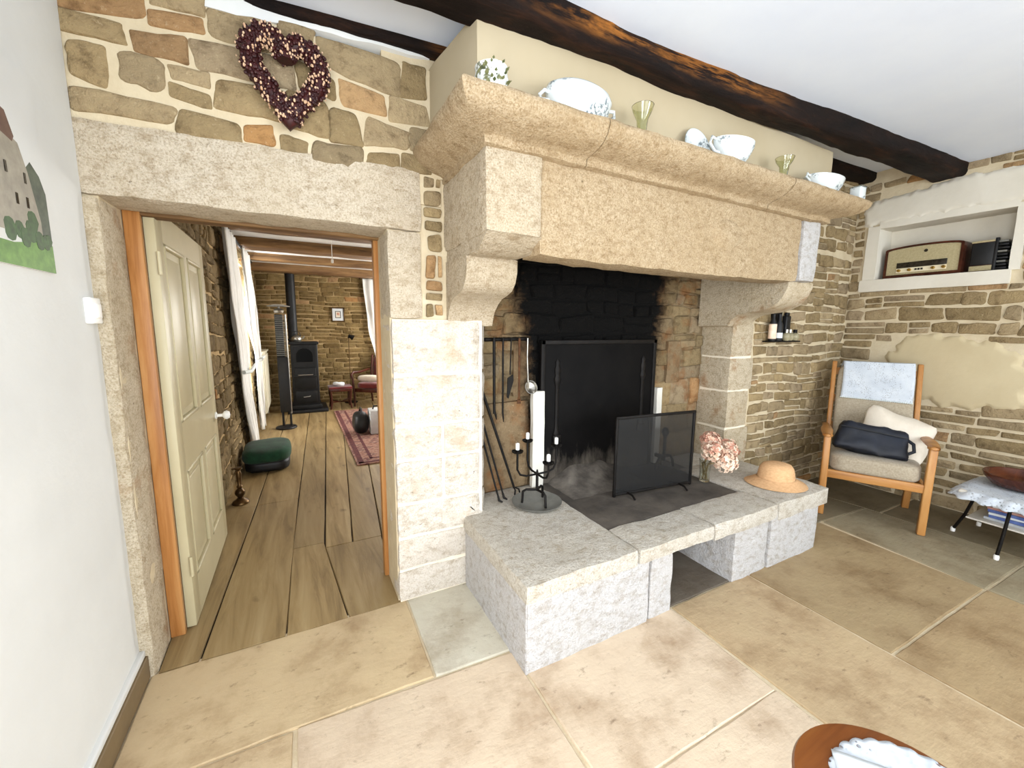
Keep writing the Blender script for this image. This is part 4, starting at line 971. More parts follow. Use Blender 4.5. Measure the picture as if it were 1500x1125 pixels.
# green pouf and brass candlestick behind the door
t = thing('pouf', 'bottle-green velvet floor cushion on the planks beside the curtain', 'floor cushion', (.265, 2.60, 0))
b = MB(); b.soft((-.20, -.28, .085), (.20, .28, .225), 4, 18, amp=.008); b.build('cushion', 'green_velvet', t)
b = MB(); b.soft((-.185, -.25, 0), (.185, .25, .12), 5, 14); b.build('base', 'black', t)
t = thing('candlestick', 'dark brass baluster candlestick standing on the floor behind the open door', 'candlestick', (.125, 1.70, 0))
b = MB(); b.lathe([(0, 0), (.058, 0), (.06, .008), (.05, .022), (.03, .035), (.022, .045), (.0, .046)], n=20); b.build('foot', 'old_brass', t)
b = MB(); b.lathe([(.012, .04), (.02, .055), (.034, .075), (.036, .09), (.03, .105), (.014, .12), (.022, .135), (.012, .15), (.016, .19), (.02, .24), (.012, .26), (.024, .275), (.024, .285), (0, .286)], n=16); b.tube([(-.04, 0, .275), (.01, 0, .275)], .008); b.build('stem', 'old_brass', t)
# ---- the open door
o = thing('door_1', 'open ivory four-panel door swung into the next room', 'door', (.110, .240, .0)); o['kind'] = 'structure'
DL, DH = .93, 1.812
b = MB(); T0, T1 = -.040, -.004
cols = [(.10, .435), (.505, .84)]; rows_ = [(.20, .70), (.92, 1.69)]
b.box(T0, T1, 0, .10, .008, DH, bev=.002); b.box(T0, T1, .84, DL, .008, DH, bev=.002)
b.box(T0, T1, .435, .505, .20, .70); b.box(T0, T1, .435, .505, .92, 1.69)
for (a, c) in ((.008, .20), (.70, .92), (1.69, DH)): b.box(T0, T1, .10, .84, a, c)
b.build('door_leaf', 'door_paint', o)
for (ya, yb) in cols:
    for (za, zb) in rows_:
        b = MB(); b.box(T0 + .010, T1 - .012, ya - .004, yb + .004, za - .004, zb + .004)
        g = .018
        b.box(T0 + .004, T1 - .006, ya + .05, yb - .05, za + .05, zb - .05, bev=.006)
        for (p, q, r_, s_) in [(ya, yb, za, za + g), (ya, yb, zb - g, zb), (ya, ya + g, za, zb), (yb - g, yb, za, zb)]: b.box(T1 - .014, T1 + .004, p, q, r_, s_, bev=.005)
        b.build('panel', 'door_paint', o)
b = MB(); b.lathe([(.0, 0), (.022, .0), (.022, .006), (.010, .010), (.010, .035), (.024, .045), (.028, .058), (.020, .072), (0, .076)], xf=Matrix.Translation((T1, .888, .80)) @ Matrix.Rotation(R(90), 4, 'Y'), n=18); b.build('door_handle', 'candle', o)
for z in (.25, 1.55):
    b = MB(); b.tube([(T1 + .004, -.006, z), (T1 + .004, -.006, z + .09)], .007, n=10); b.build('hinge', 'door_paint', o)
# pull cord
b = MB(); b.tube([(.95, 2.9, 2.29), (.95, 2.9, 2.05)], .003); b.lathe([(0, 0), (.012, .005), (.012, .04), (0, .045)], cx=.95, cy=2.9, cz=2.01, n=10)
tag(b.build('pull_cord', 'candle'), 'thin white pull cord hanging from the joist at the doorway', 'cord')
# ================================================================== THINGS AROUND THE FIREPLACE
WY = .195
# hanging rail with five utensils
t = thing('tool_rail', 'short black iron rail on the stained stones left of the fireback', 'rail', (1.65, WY, 1.285))
b = MB(); b.tube([(-.145, 0, 0), (.13, 0, .003)], .011, n=10); b.tube([(-.145, .03, 0), (-.145, 0, 0)], .009); b.tube([(.12, .03, 0), (.12, 0, 0)], .009); b.build('bar', 'iron', t)
for k, xx in enumerate((-.10, -.045, .008, .062, .112)):
    b = MB(); b.tube([(xx, 0, .0), (xx, -.018, -.008), (xx, -.026, .002), (xx, -.026, .012)], .004, n=6); b.build('hook', 'iron', t)
GR = 'utensils hanging from the iron rail'
HY = WY - .028
def hang(name, label, x, cat='fire tool'): return thing(name, label, cat, (x, HY, 1.285), 0, GR)
t = hang('spit', 'long black iron spit hanging at the left end of the rail', 1.55)
b = MB(); b.tube([(0, 0, .01), (0, 0, -.05), (.002, 0, -.42)], [.009, .009, .008], n=8); b.build('shaft', 'iron', t)
b = MB(); b.tube([(.002, 0, -.40), (.012, 0, -.43), (.016, 0, -.455)], [.008, .007, .003], n=8); b.build('tip', 'iron', t)
t = hang('poker', 'thin black poker with a hooked top, second on the rail', 1.606)
b = MB(); b.tube([(0, 0, .008), (0, 0, -.42)], .006, n=8); b.build('shaft', 'iron', t)
b = MB(); b.tube([(0, 0, -.42), (.004, 0, -.45), (.006, 0, -.475)], [.006, .005, .002], n=8); b.build('tip', 'iron', t)
t = hang('skimmer', 'small iron scraper with a pointed blade, third on the rail', 1.658)
b = MB(); b.tube([(0, 0, .008), (-.006, 0, -.2)], .004, n=8); b.build('shaft', 'iron', t)
b = MB(); b.prism([(-.022, -.22), (.012, -.20), (.016, -.235), (-.016, -.34), (-.026, -.33)], 1, -.003, .003); b.build('blade', 'iron', t)
t = hang('flat_fork', 'rusty flat iron bar hanging fourth on the rail', 1.712)
b = MB(); b.box(-.007, .007, -.003, .003, -.355, .008, bev=.002); b.build('shaft', 'rusty', t)
b = MB(); b.box(-.012, .012, -.003, .003, -.375, -.345, bev=.002); b.build('tip', 'rusty', t)
t = hang('ladle', 'long-handled steel ladle with a round bowl at the right end of the rail', 1.766)
b = MB(); b.tube([(0, 0, .008), (-.004, -.004, -.10), (.004, -.004, -.25)], [.005, .004, .005], n=8); b.build('handle', 'steel', t)
b = MB(); b.lathe([(.0, -.032), (.02, -.030), (.036, -.018), (.041, 0), (.038, 0), (.033, -.015), (0, -.026)], xf=Matrix.Translation((.022, -.012, -.28)) @ Matrix.Rotation(R(70), 4, 'X'), n=22, cap=False); b.build('bowl', 'steel', t)
# long tools leaning into the corner
def lean(name, label, foot, top, r, fork=False, cat='fire tool'):
    t = thing(name, label, cat, (*foot, .381), 0, 'long tools leaning by the pier'); f0 = Vector((0, 0, 0)); d = Vector(top) - Vector((*foot, .381))
    b = MB(); b.tube([f0 + d * .06, d], [r * .8, r], n=8); b.build('shaft', 'iron', t)
    b = MB()
    if fork:
        b.tube([f0 + d * .07, Vector((-.012, -.01, .03)), Vector((-.016, -.012, .002))], .005, n=6); b.tube([f0 + d * .07, Vector((.014, -.004, .03)), Vector((.02, -.01, .002))], .005, n=6)
    else: b.tube([f0 + d * .07, f0 + d * .02, Vector((.012, -.012, .003))], [.006, .007, .004], n=6)
    b.build('tip', 'iron', t)
    b = MB(); b.lathe([(0, -.02), (.012, -.012), (.014, 0), (.010, .012), (0, .016)], cx=d.x, cy=d.y, cz=d.z, n=12); b.build('knob', 'iron', t)
lean('fire_tongs', 'black fire tongs leaning against the left pier, foot nearest the tray', (1.672, .115), (1.478, .185, 1.02), .009, True)
lean('poker', 'black iron poker leaning in the left corner, middle of the three', (1.575, .075), (1.462, .19, .92), .007)
lean('fire_rake', 'black iron rake leaning closest to the left pier', (1.535, .055), (1.447, .18, .86), .007)
# candelabrum on its tray
CX, CY = 1.712, -.052
t = thing('drip_tray', 'round dull pewter tray on the hearth under the iron candelabrum', 'tray', (CX, CY, .381))
b = MB(); b.lathe([(0, .001), (.118, .0), (.136, .012), (.140, .020), (.134, .020), (.116, .007), (0, .006)], n=40, cap=False); b.build('dish', 'zinc', t)
t = thing('candelabrum', 'wrought iron candelabrum with four curved arms standing in the pewter tray', 'candelabrum', (CX, CY, .388))
b = MB(); b.tube([(0, 0, .07), (0, 0, .17), (0, 0, .19)], [.008, .008, .004], n=10); b.build('stem', 'iron', t)
for k, a in enumerate((35, 155, 275)):
    c_, s_ = cos(R(a)), sin(R(a)); b = MB(); b.tube([(0, 0, .075), (.06 * c_, .06 * s_, .076), (.078 * c_, .078 * s_, .066), (.082 * c_, .082 * s_, .0)], .007, n=8); b.build('leg', 'iron', t)
CUPS = []
for k, (a, h, L) in enumerate([(180, .30, .125), (2, .30, .125), (268, .255, .118), (88, .315, .118)]):
    c_, s_ = cos(R(a)), sin(R(a)); b = MB()
    b.tube([(0, 0, .165), (L * .55 * c_, L * .55 * s_, .165), (L * .86 * c_, L * .86 * s_, .178), (L * c_, L * s_, .21), (L * c_, L * s_, h)], .006, n=8)
    arm = b.build('arm', 'iron', t)
    b = MB(); b.lathe([(0, h), (.022, h + .001), (.030, h + .007), (.032, h + .014), (.027, h + .010), (.012, h + .006), (.011, h + .02), (0, h + .02)], cx=L * c_, cy=L * s_, n=18); b.build('drip_pan', 'iron', arm)
    CUPS.append((CX + L * c_, CY + L * s_, .388 + h + .012))
lab = ['white candle stub on the left arm of the candelabrum', 'white candle stub on the right arm of the candelabrum', 'white candle stub on the front arm of the candelabrum', 'white candle stub on the rear arm of the candelabrum']
for k, (x, y, z) in enumerate(CUPS):
    t = thing('candle', lab[k], 'candle', (x, y, z), 0, 'candle stubs')
    b = MB(); b.lathe([(0, 0), (.010, 0), (.0105, .03), (.010, .042), (.004, .045), (0, .046)], n=14); b.build('wax', 'candle', t)
    b = MB(); b.tube([(0, 0, .044), (.001, 0, .052)], .0012, n=5); b.build('wick', 'black', t)
# andiron
t = thing('andiron', 'iron andiron with a ball top standing behind the fire screen', 'andiron', (2.84, .075, .376))
b = MB(); b.lathe([(.010, .05), (.012, .16), (.010, .22), (.018, .235), (.026, .255), (.024, .275), (.012, .288), (0, .292)], n=14); b.build('post', 'iron', t)
for s_ in (-1, 1):
    b = MB(); b.tube([(0, 0, .09), (s_ * .05, -.01, .085), (s_ * .075, -.01, .05), (s_ * .085, -.01, .0)], .009, n=8); b.build('leg', 'iron', t)
b = MB(); b.box(-.012, .012, 0, .10, .06, .085, bev=.003); b.tube([(0, .095, .0), (0, .095, .07)], .01); b.build('log_bar', 'iron', t)
# fire screen
A, B = Vector((2.150, -.178, 0)), Vector((2.735, -.238, 0))
t = thing('fire_screen', 'rectangular black mesh fire screen standing on the blackened hearth slab', 'fire screen', (*((A + B) / 2)[:2], .377), atan2((B - A).y, (B - A).x))
hw = (B - A).length / 2
b = MB(); b.box(-hw, -hw + .016, -.007, .007, .004, .478, bev=.003); b.box(hw - .016, hw, -.007, .007, .004, .478, bev=.003)
b.box(-hw, hw, -.007, .007, .464, .480, bev=.003); b.box(-hw, hw, -.007, .007, .012, .026, bev=.003); b.build('frame', 'iron', t)
b = MB(); b.box(-hw + .01, hw - .01, -.0012, .0012, .02, .47); b.build('mesh_panel', 'mesh', t)
for s_ in (-1, 1):
    b = MB(); b.tube([(s_ * (hw - .1), -.075, .004), (s_ * (hw - .1), -.05, .02), (s_ * (hw - .1), 0, .022), (s_ * (hw - .1), .05, .02), (s_ * (hw - .1), .075, .004)], .006, n=8); b.build('foot', 'iron', t)
# hydrangeas in a glass vase
VX, VY = 2.868, -.235
t = thing('flower_vase', 'slim clear glass vase on the hearth at the right end of the fire screen', 'vase', (VX, VY, .378))
b = MB(); b.lathe([(0, 0), (.028, 0), (.032, .006), (.030, .06), (.034, .12), (.038, .145), (.035, .145), (.031, .12), (.027, .06), (.028, .012), (0, .010)], n=24, cap=False); b.build('glass', 'clear_glass', t)
def bloom(cx, cy, cz, r, seed, n=130):
    rnd = random.Random(seed); b = MB()
    for k in range(n):
        z = rnd.uniform(-.75, 1); th = rnd.uniform(0, 2 * pi); q = sqrt(1 - z * z); d = Vector((q * cos(th), q * sin(th), z))
        p = Vector((cx, cy, cz)) + d * r * rnd.uniform(.78, 1.06); u = d.orthogonal().normalized(); w_ = d.cross(u); a0 = rnd.uniform(0, 6); s_ = r * rnd.uniform(.17, .25)
        mm = rnd.choice([0, 0, 1, 2, 2])
        for j in range(4):
            a = a0 + j * pi / 2; e = u * cos(a) + w_ * sin(a); f_ = d.cross(e)
            b.add([p, p + e * s_ * .6 + f_ * s_ * .45 + d * s_ * .25, p + e * s_ * 1.15 + d * s_ * rnd.uniform(-.1, .35), p + e * s_ * .6 - f_ * s_ * .45 + d * s_ * .25], [[0, 1, 2], [0, 2, 3]], mm)
    return b
HG = 'dried hydrangea heads in the vase'
HD = [((2.86, -.285, .59), .064, 'dried pink hydrangea head at the left, nearest the screen frame'), ((2.915, -.225, .635), .062, 'dusky rose hydrangea head at the top of the bouquet'),
      ((2.955, -.31, .52), .072, 'pale peach hydrangea head hanging lowest at the front'), ((3.045, -.25, .565), .074, 'dried peach hydrangea head at the right of the bouquet'), ((3.00, -.18, .60), .058, 'dried hydrangea head at the back of the bouquet')]
for k, (c_, r_, lb) in enumerate(HD):
    t = thing('hydrangea', lb, 'flower', (VX, VY, .392), 0, HG)
    c2 = (c_[0] - VX, c_[1] - VY, c_[2] - .392)
    mats = [['pink', 'pink_dark', 'pink_pale'], ['pink_dark', 'pink_dark', 'pink'], ['pink_pale', 'pink', 'pink_pale'], ['pink_pale', 'pink_dark', 'pink'], ['pink', 'pink_dark', 'pink']][k]
    o = bloom(*c2, r_, k).build('flower_head', mats, t)
    a = k * 1.25; b = MB(); b.tube([(.016 * cos(a), .016 * sin(a), .0), (.02 * cos(a + 2), .02 * sin(a + 2), .10), (c2[0] * .5, c2[1] * .5, .5 * (.10 + c2[2])), (c2[0], c2[1], c2[2])], .0035, n=6); b.build('stem', 'stem', t)
# straw hat
t = thing('straw_hat', 'peach straw sun hat lying on the right end of the hearth', 'hat', (3.232, -.475, .381), R(-25))
b = MB()
def hat(prof, n=48, wob=0):
    vs = []; fs = []
    for i, (r, z) in enumerate(prof):
        for k in range(n):
            th = 2 * pi * k / n; q = r / .17
            zz = z + wob * max(0, q - .6) * (sin(2 * th + .6) + .5 * sin(3 * th))
            vs.append((r * cos(th) * 1.08, r * sin(th) * .95, max(.001, zz)))
    for i in range(len(prof) - 1):
        for k in range(n): fs.append([i * n + k, i * n + (k + 1) % n, (i + 1) * n + (k + 1) % n, (i + 1) * n + k])
    b.add(vs, fs, 0, (1, 1, 1), True)
hat([(.098, .045), (.096, .075), (.090, .105), (.076, .126), (.050, .136), (.02, .139), (.001, .139)]); b.build('crown', 'straw', t)
b = MB(); hat([(.096, .048), (.102, .036), (.125, .020), (.150, .008), (.166, .002), (.167, .005), (.150, .012), (.104, .040)], wob=.012); b.build('brim', 'straw', t)
b = MB(); hat([(.0995, .042), (.1, .052), (.0985, .062), (.0975, .062)]); b.build('hat_band', 'straw', t)
# ================================================================== ON THE MANTEL
SZ = 2.135
def mthing(name, label, cat, x, y, rz=0, group=None): return thing(name, label, cat, (x, y, SZ), rz, group)
t = mthing('cache_pot', 'white jar painted with dark green leaves at the left end of the mantel', 'jar', 1.225, -.500)
b = MB(); b.lathe([(0, 0), (.045, 0), (.055, .02), (.06, .06), (.055, .085), (.058, .098), (.053, .098), (.050, .08), (.052, .02), (0, .01)], n=28, cap=False); b.build('bowl', 'leafy', t)
b = MB(); rnd = random.Random(8)
for k in range(26):
    th = rnd.uniform(-2.6, .6); z = rnd.uniform(.03, .10); r0 = .056; p = Vector((r0 * cos(th), r0 * sin(th), z)); d = Vector((cos(th), sin(th), .6)).normalized(); u = Vector((-sin(th), cos(th), 0))
    L = rnd.uniform(.012, .022); b.add([p, p + d * L * .5 + u * L * .35, p + d * L, p + d * L * .5 - u * L * .35], [[0, 1, 2, 3]])
b.build('leaf_relief', 'leaf_green', t)['kind'] = 'stuff'
t = mthing('tureen', 'large oval white porcelain tureen with grey flowers on the mantel', 'tureen', 1.60, -.498)
def oval(prof, sx, sy, b): b.lathe(prof, n=40, sx=sx, sy=sy, cap=False)
b = MB(); oval([(.0, .0), (.07, .0), (.10, .015), (.135, .055), (.15, .095), (.146, .105), (.14, .10), (.10, .03), (0, .02)], 1., .52, b); b.build('bowl', 'porcelain', t)
b = MB(); oval([(.148, .102), (.14, .118), (.11, .134), (.06, .146), (.015, .150), (0, .150)], 1., .52, b); b.build('lid', 'porcelain', t)
for s_ in (-1, 1):
    b = MB(); b.tube([(s_ * .135, 0, .085), (s_ * .165, -.012, .082), (s_ * .178, 0, .07), (s_ * .165, .012, .062), (s_ * .13, 0, .06)], .007, n=8); b.build('handle', 'porcelain', t)
GG = 'green glass vases on the mantel'
def gvase(x, y, label, h):
    t = mthing('glass_vase', label, 'vase', x, y, 0, GG)
    b = MB(); b.lathe([(0, 0), (.034, 0), (.036, .006), (.026, .02), (.020, .05), (.024, .09), (.040, h - .02), (.046, h), (.043, h), (.037, h - .02), (.020, .09), (.016, .05), (.02, .024), (0, .012)], n=28, cap=False)
    b.build('glass', 'green_glass', t)
gvase(1.925, -.505, 'pale green flared glass between the tureen and the porcelain plate', .145)
gvase(2.962, -.505, 'pale green flared glass right of the porcelain sauce boat', .135)
t = mthing('plate', 'white porcelain plate standing upright against the hood behind the sauce boat', 'plate', 2.345, -.437)
PX = Matrix.Translation((0, 0, .088)) @ Matrix.Rotation(R(78), 4, 'X')
b = MB(); b.lathe([(0, -.004), (.05, -.004), (.06, .002), (.088, .010), (.088, .013), (.06, .006), (.048, 0), (0, 0)], n=36, xf=PX, cap=False); b.build('dish', 'porcelain', t)
b = MB(); b.lathe([(.0845, .0115), (.0885, .0135), (.089, .0105)], n=36, xf=PX, cap=False); b.build('rim', mat('grey_glaze_line', '9AA6A4', 'B4BDB9', 9, .2, bmp=0), t)
t = mthing('sauce_boat', 'white porcelain sauce boat with grey flowers in front of the plate', 'sauce boat', 2.52, -.515, R(-8))
b = MB(); oval([(.0, .0), (.045, .0), (.05, .012), (.085, .05), (.115, .098), (.118, .125), (.113, .125), (.08, .06), (.03, .02), (0, .02)], 1.0, .5, b); b.build('bowl', 'porcelain', t)
b = MB(); b.tube([(-.10, 0, .115), (-.14, 0, .125), (-.15, 0, .095), (-.12, 0, .065), (-.085, 0, .06)], .007, n=8); b.build('handle', 'porcelain', t)
t = mthing('serving_dish', 'low oval white dish at the right end of the mantel', 'dish', 3.40, -.49)
b = MB(); oval([(.0, .0), (.08, .0), (.10, .02), (.145, .07), (.16, .105), (.155, .107), (.10, .035), (0, .015)], 1.0, .5, b); b.build('bowl', 'porcelain', t)
b = MB(); b.tube([(-.15, 0, .095), (-.185, 0, .105), (-.19, 0, .085), (-.15, 0, .07)], .006, n=8); b.tube([(.15, 0, .095), (.175, 0, .10), (.175, 0, .085), (.14, 0, .07)], .006, n=8); b.build('handle', 'porcelain', t)
t = mthing('beaker', 'small square white beaker on the far right corner of the mantel', 'beaker', 3.675, -.545)
b = MB(); b.box(-.035, .035, -.03, .03, 0, .085, bev=.008); b.build('body', 'porcelain', t)
b = MB(); b.box(-.037, .037, -.032, .032, .078, .088, bev=.003); b.build('rim', 'clear_glass', t)
# ================================================================== ON THE WALLS
# heart wreath of berries
t = thing('heart_wreath', 'heart-shaped wreath of dark red berries on the stone wall above the door', 'wreath', (.600, -.052, 2.245), 0)
def heart(a):
    x = 16 * sin(a) ** 3; z = 13 * cos(a) - 5 * cos(2 * a) - 2 * cos(3 * a) - cos(4 * a)
    x, z = x / 16 * .115, (z + 2.5) / 14.5 * .138
    return Vector((x - .02 * z, 0, z - .07 * x))
pts = [heart(2 * pi * k / 60) for k in range(61)]
b = MB(); b.tube(pts, .030, n=10); rnd = random.Random(2)
def ico(b, p, r, m=0, st=1.):
    vs = []; fs = []; n = 6
    for i in range(1, 4):
        for k in range(n):
            ph = pi * i / 4; th = 2 * pi * k / n; vs.append((p.x + r * sin(ph) * cos(th), p.y + r * sin(ph) * sin(th), p.z + r * st * cos(ph)))
    vs += [(p.x, p.y, p.z + r * st), (p.x, p.y, p.z - r * st)]
    for i in range(2):
        for k in range(n): fs.append([i * n + k, i * n + (k + 1) % n, (i + 1) * n + (k + 1) % n, (i + 1) * n + k])
    for k in range(n): fs.append([18, k, (k + 1) % n]); fs.append([19, 12 + (k + 1) % n, 12 + k])
    b.add(vs, fs, m, (1, 1, 1), True)
b2 = MB(); cum = [0.]
for k in range(60): cum.append(cum[-1] + (pts[k + 1] - pts[k]).length)
def onheart():
    L_ = rnd.uniform(0, cum[-1]); k_i = next(q for q in range(60) if cum[q + 1] >= L_); a = 2 * pi * (k_i + (L_ - cum[k_i]) / max(1e-6, cum[k_i + 1] - cum[k_i])) / 60; p = heart(a); th = rnd.uniform(-pi, .0) if rnd.random() < .85 else rnd.uniform(0, pi); tan = (heart(a + .02) - heart(a - .02)); tan = tan.normalized() if tan.length > 1e-5 else Vector((0, 0, 1))
    nrm = Vector((0, 1, 0)).cross(tan); return p, Vector((0, 1, 0)) * sin(th) + nrm * cos(th), tan
for k in range(820):
    p, d, tan = onheart(); ico(b, p + d * rnd.uniform(.026, .036), rnd.uniform(.005, .008))
for k in range(340):
    p, d, tan = onheart(); q = p + d * rnd.uniform(.033, .041); ico(b2, q, rnd.uniform(.0028, .0046), st=rnd.uniform(.8, 1.8))
b.build('berries', 'berry', t)['kind'] = 'stuff'; b2.build('buds', 'bud', t)['kind'] = 'stuff'
b = MB(); b.tube([(-.02, .0, .09), (-.02, .03, .15), (-.02, .048, .19)], .002, n=5); b.build('hanging_wire', 'iron', t)
# photograph on the left wall
t = thing('photo_print', 'unframed photograph of a stone farmhouse and lawn on the white wall', 'picture', (-.018, 0, 0))
b = MB(); b.box(-.001, .010, -.95, -.268, 1.490, 1.99); b.build('panel', 'sky', t)
b = MB(); k_ = [0]
def poly(pts, m):
    k_[0] += 1; d = .0101 + .00012 * k_[0]; b.prism(pts, 0, .0098, d, m=m)
poly([(-.95, 1.58), (-.44, 1.58), (-.40, 1.70), (-.327, 1.765), (-.29, 1.74), (-.268, 1.70), (-.268, 1.58)], 0)
poly([(-.95, 1.57), (-.95, 1.80), (-.55, 1.80), (-.395, 1.80), (-.372, 1.795), (-.345, 1.735), (-.312, 1.62), (-.312, 1.57)], 1)
poly([(-.95, 1.79), (-.95, 1.93), (-.41, 1.855), (-.385, 1.805), (-.395, 1.79), (-.45, 1.80), (-.50, 1.765)], 2)
poly([(-.95, 1.4905), (-.95, 1.545), (-.45, 1.545), (-.36, 1.56), (-.269, 1.565), (-.269, 1.4905), (-.30, 1.4905)], 3)
for (cy, cz, r_) in [(-.455, 1.575, .028), (-.415, 1.58, .022), (-.352, 1.612, .026), (-.365, 1.585, .028), (-.395, 1.565, .024), (-.33, 1.568, .024), (-.30, 1.568, .02), (-.285, 1.575, .016)]:
    poly([(cy + r_ * cos(2 * pi * q / 12) * (1 + .2 * sin(q * 5)), cz + r_ * sin(2 * pi * q / 12)) for q in range(12)], 4)
for (cy, cz) in [(-.362, 1.715), (-.365, 1.655), (-.41, 1.655), (-.44, 1.72)]: poly([(cy - .004, cz - .013), (cy + .004, cz - .013), (cy + .004, cz + .013), (cy - .004, cz + .013)], 5)
b.build('printed_scene', ['hill', 'house', 'roof', 'lawn', 'bush', 'dial'], t)
# light switch
t = thing('light_switch', 'square white light switch at the corner of the white wall', 'light switch', (-.018, -.062, 1.395))
b = MB(); b.box(-.001, .020, -.036, .036, -.042, .042, bev=.004); b.build('plate', 'candle', t)
b = MB(); b.box(.018, .026, -.020, .020, -.024, .024, bev=.003); b.build('rocker', 'candle', t)
# small iron wall rack with bottles
t = thing('wall_rack', 'small black iron rack on the stone wall right of the corbel', 'rack', (3.90, -.055, 1.270))
b = MB(); b.box(-.185, .20, -.035, .04, -.010, 0, bev=.003); b.build('shelf', 'iron', t)
b = MB(); b.box(-.10, .03, .025, .04, .0, .235, bev=.004); b.box(.03, .15, .025, .04, 0, .12, bev=.004); b.tube([(-.06, .03, .22), (-.06, .055, .25), (-.02, .055, .25), (-.02, .03, .22)], .005); b.build('back_plate', 'iron', t)
BG = 'bottles on the small iron rack'
t = thing('bottle', 'dark bottle with a tall pink label at the left end of the iron rack', 'bottle', (3.775, -.055, 1.271), 0, BG)
b = MB(); b.lathe([(0, 0), (.024, 0), (.026, .01), (.026, .13), (.012, .165), (.011, .20), (0, .20)], n=18); b.build('glass', 'black', t)
b = MB(); b.lathe([(.0268, .015), (.0268, .125)], n=18, cap=False); b.build('label', 'pink_pale', t)
t = thing('bottle', 'black bottle with a small white label, second on the iron rack', 'bottle', (3.845, -.060, 1.271), 0, BG)
b = MB(); b.lathe([(0, 0), (.026, 0), (.028, .01), (.028, .12), (.013, .155), (.013, .20), (0, .20)], n=18); b.build('glass', 'black', t)
b = MB(); b.lathe([(.0288, .02), (.0288, .06)], n=18, cap=False); b.build('label', 'paper', t)
t = thing('flask', 'square black flask standing at the back of the iron rack', 'flask', (3.955, -.050, 1.271))
b = MB(); b.box(-.03, .03, -.018, .018, 0, .19, bev=.006); b.build('body', 'black', t)
b = MB(); b.box(-.02, .02, -.012, .012, .19, .215, bev=.004); b.build('cap', 'black', t)
for k, xx in enumerate((3.915, 3.985, 4.055)):
    t = thing('jar', ['small round glass jar on the iron rack, left of three', 'small round glass jar on the iron rack, middle of three', 'small round glass jar at the right end of the iron rack'][k], 'jar', (xx, -.068 - .012 * (k == 0), 1.271), 0, 'small round jars on the iron rack')
    b = MB(); b.lathe([(0, 0), (.018, 0), (.030, .018), (.032, .034), (.026, .052), (.014, .06), (0, .06)], n=18); b.build('glass', mat('smoky_glass_%d' % k, '8C8468', 'A79E80', 6, .15, bmp=0), t)
    b = MB(); b.lathe([(.014, .058), (.015, .085), (0, .086)], n=14); b.build('lid', ['steel', 'steel', 'iron'][k], t)
# niche: radio and second apparatus
t = thing('radio', 'old table radio with cream cloth front and dark frame in the wall niche', 'radio', (RX + .030, -.455, NZ0 + .002), R(-92))
RW = .232
def arch_poly(w_, h, top): return [(-w_, 0), (w_, 0), (w_, h)] + [(w_ * cos(a) , h + top * sin(a)) for a in [pi * k / 12 for k in range(1, 12)]] + [(-w_, h)]
b = MB(); b.prism(arch_poly(RW, .225, .026), 1, .012, .150); b.build('case', 'radio_case', t)
b = MB(); P_ = arch_poly(RW, .225, .026); Q_ = [(x * .925, .024 + z * .855) for x, z in P_]; n = len(P_)
vs = [(x, -.004, z) for x, z in P_] + [(x, -.004, z) for x, z in Q_] + [(x, .014, z) for x, z in P_] + [(x, .014, z) for x, z in Q_]
fs = []
for i in range(n):
    j = (i + 1) % n; fs += [[i, j, n + j, n + i], [i, 2 * n + i, 2 * n + j, j], [n + i, n + j, 3 * n + j, 3 * n + i]]
b.add(vs, fs); b.build('front_rim', 'radio_case', t)
b = MB(); b.prism([(x * .93, .02 + z * .86) for x, z in P_], 1, .002, .014); b.build('speaker_cloth', 'radio_cloth', t)
b = MB(); b.box(-.15, .15, -.004, .004, .075, .118, bev=.002); b.build('tuning_dial', 'dial', t)
b = MB(); b.box(-.15, .15, -.0, .004, .040, .074); b.build('control_strip', 'cream_plastic', t)
for xx in (-.132, -.066, .075, .135):
    b = MB(); b.lathe([(0, .018), (.009, .018), (.011, .012), (.012, .0)], xf=Matrix.Translation((xx, 0, .057)) @ Matrix.Rotation(R(90), 4, 'X'), n=16); b.build('knob', 'gold', t)
for xx in (-.026, -.008, .010):
    b = MB(); b.box(xx - .006, xx + .006, -.010, .002, .050, .064, bev=.002); b.build('push_button', 'dial', t)
b = MB(); b.lathe([(0, .004), (.010, .003), (.012, 0)], xf=Matrix.Translation((.02, .0, .195)) @ Matrix.Rotation(R(90), 4, 'X'), n=14); b.build('emblem', 'dial', t)
t = thing('apparatus', 'dark boxy apparatus with ribbed side beside the radio in the niche', 'apparatus', (RX + .045, -.805, NZ0 + .002), R(-90))
b = MB(); b.box(-.085, .035, 0, .12, 0, .215, bev=.006); b.build('case', 'radio_case', t)
b = MB(); b.box(-.082, .030, -.006, .004, .045, .200, bev=.003); b.build('front_panel', 'black', t)
b = MB(); b.box(-.085, .035, -.004, .004, .005, .040, bev=.002); b.box(-.088, .035, -.003, .004, .203, .216, bev=.002); b.build('trim_strip', 'radio_cloth', t)
for k in range(9):
    b = MB(); b.box(.040, .098 - .004 * (k % 3), -.002, .11, .008 + k * .023, .022 + k * .023, bev=.002); b.build('rib', ['black', 'black', 'zinc'][k % 3], t)
b = MB(); b.box(.028, .046, -.008, .02, .0, .226, bev=.003); b.build('upright', 'black', t)
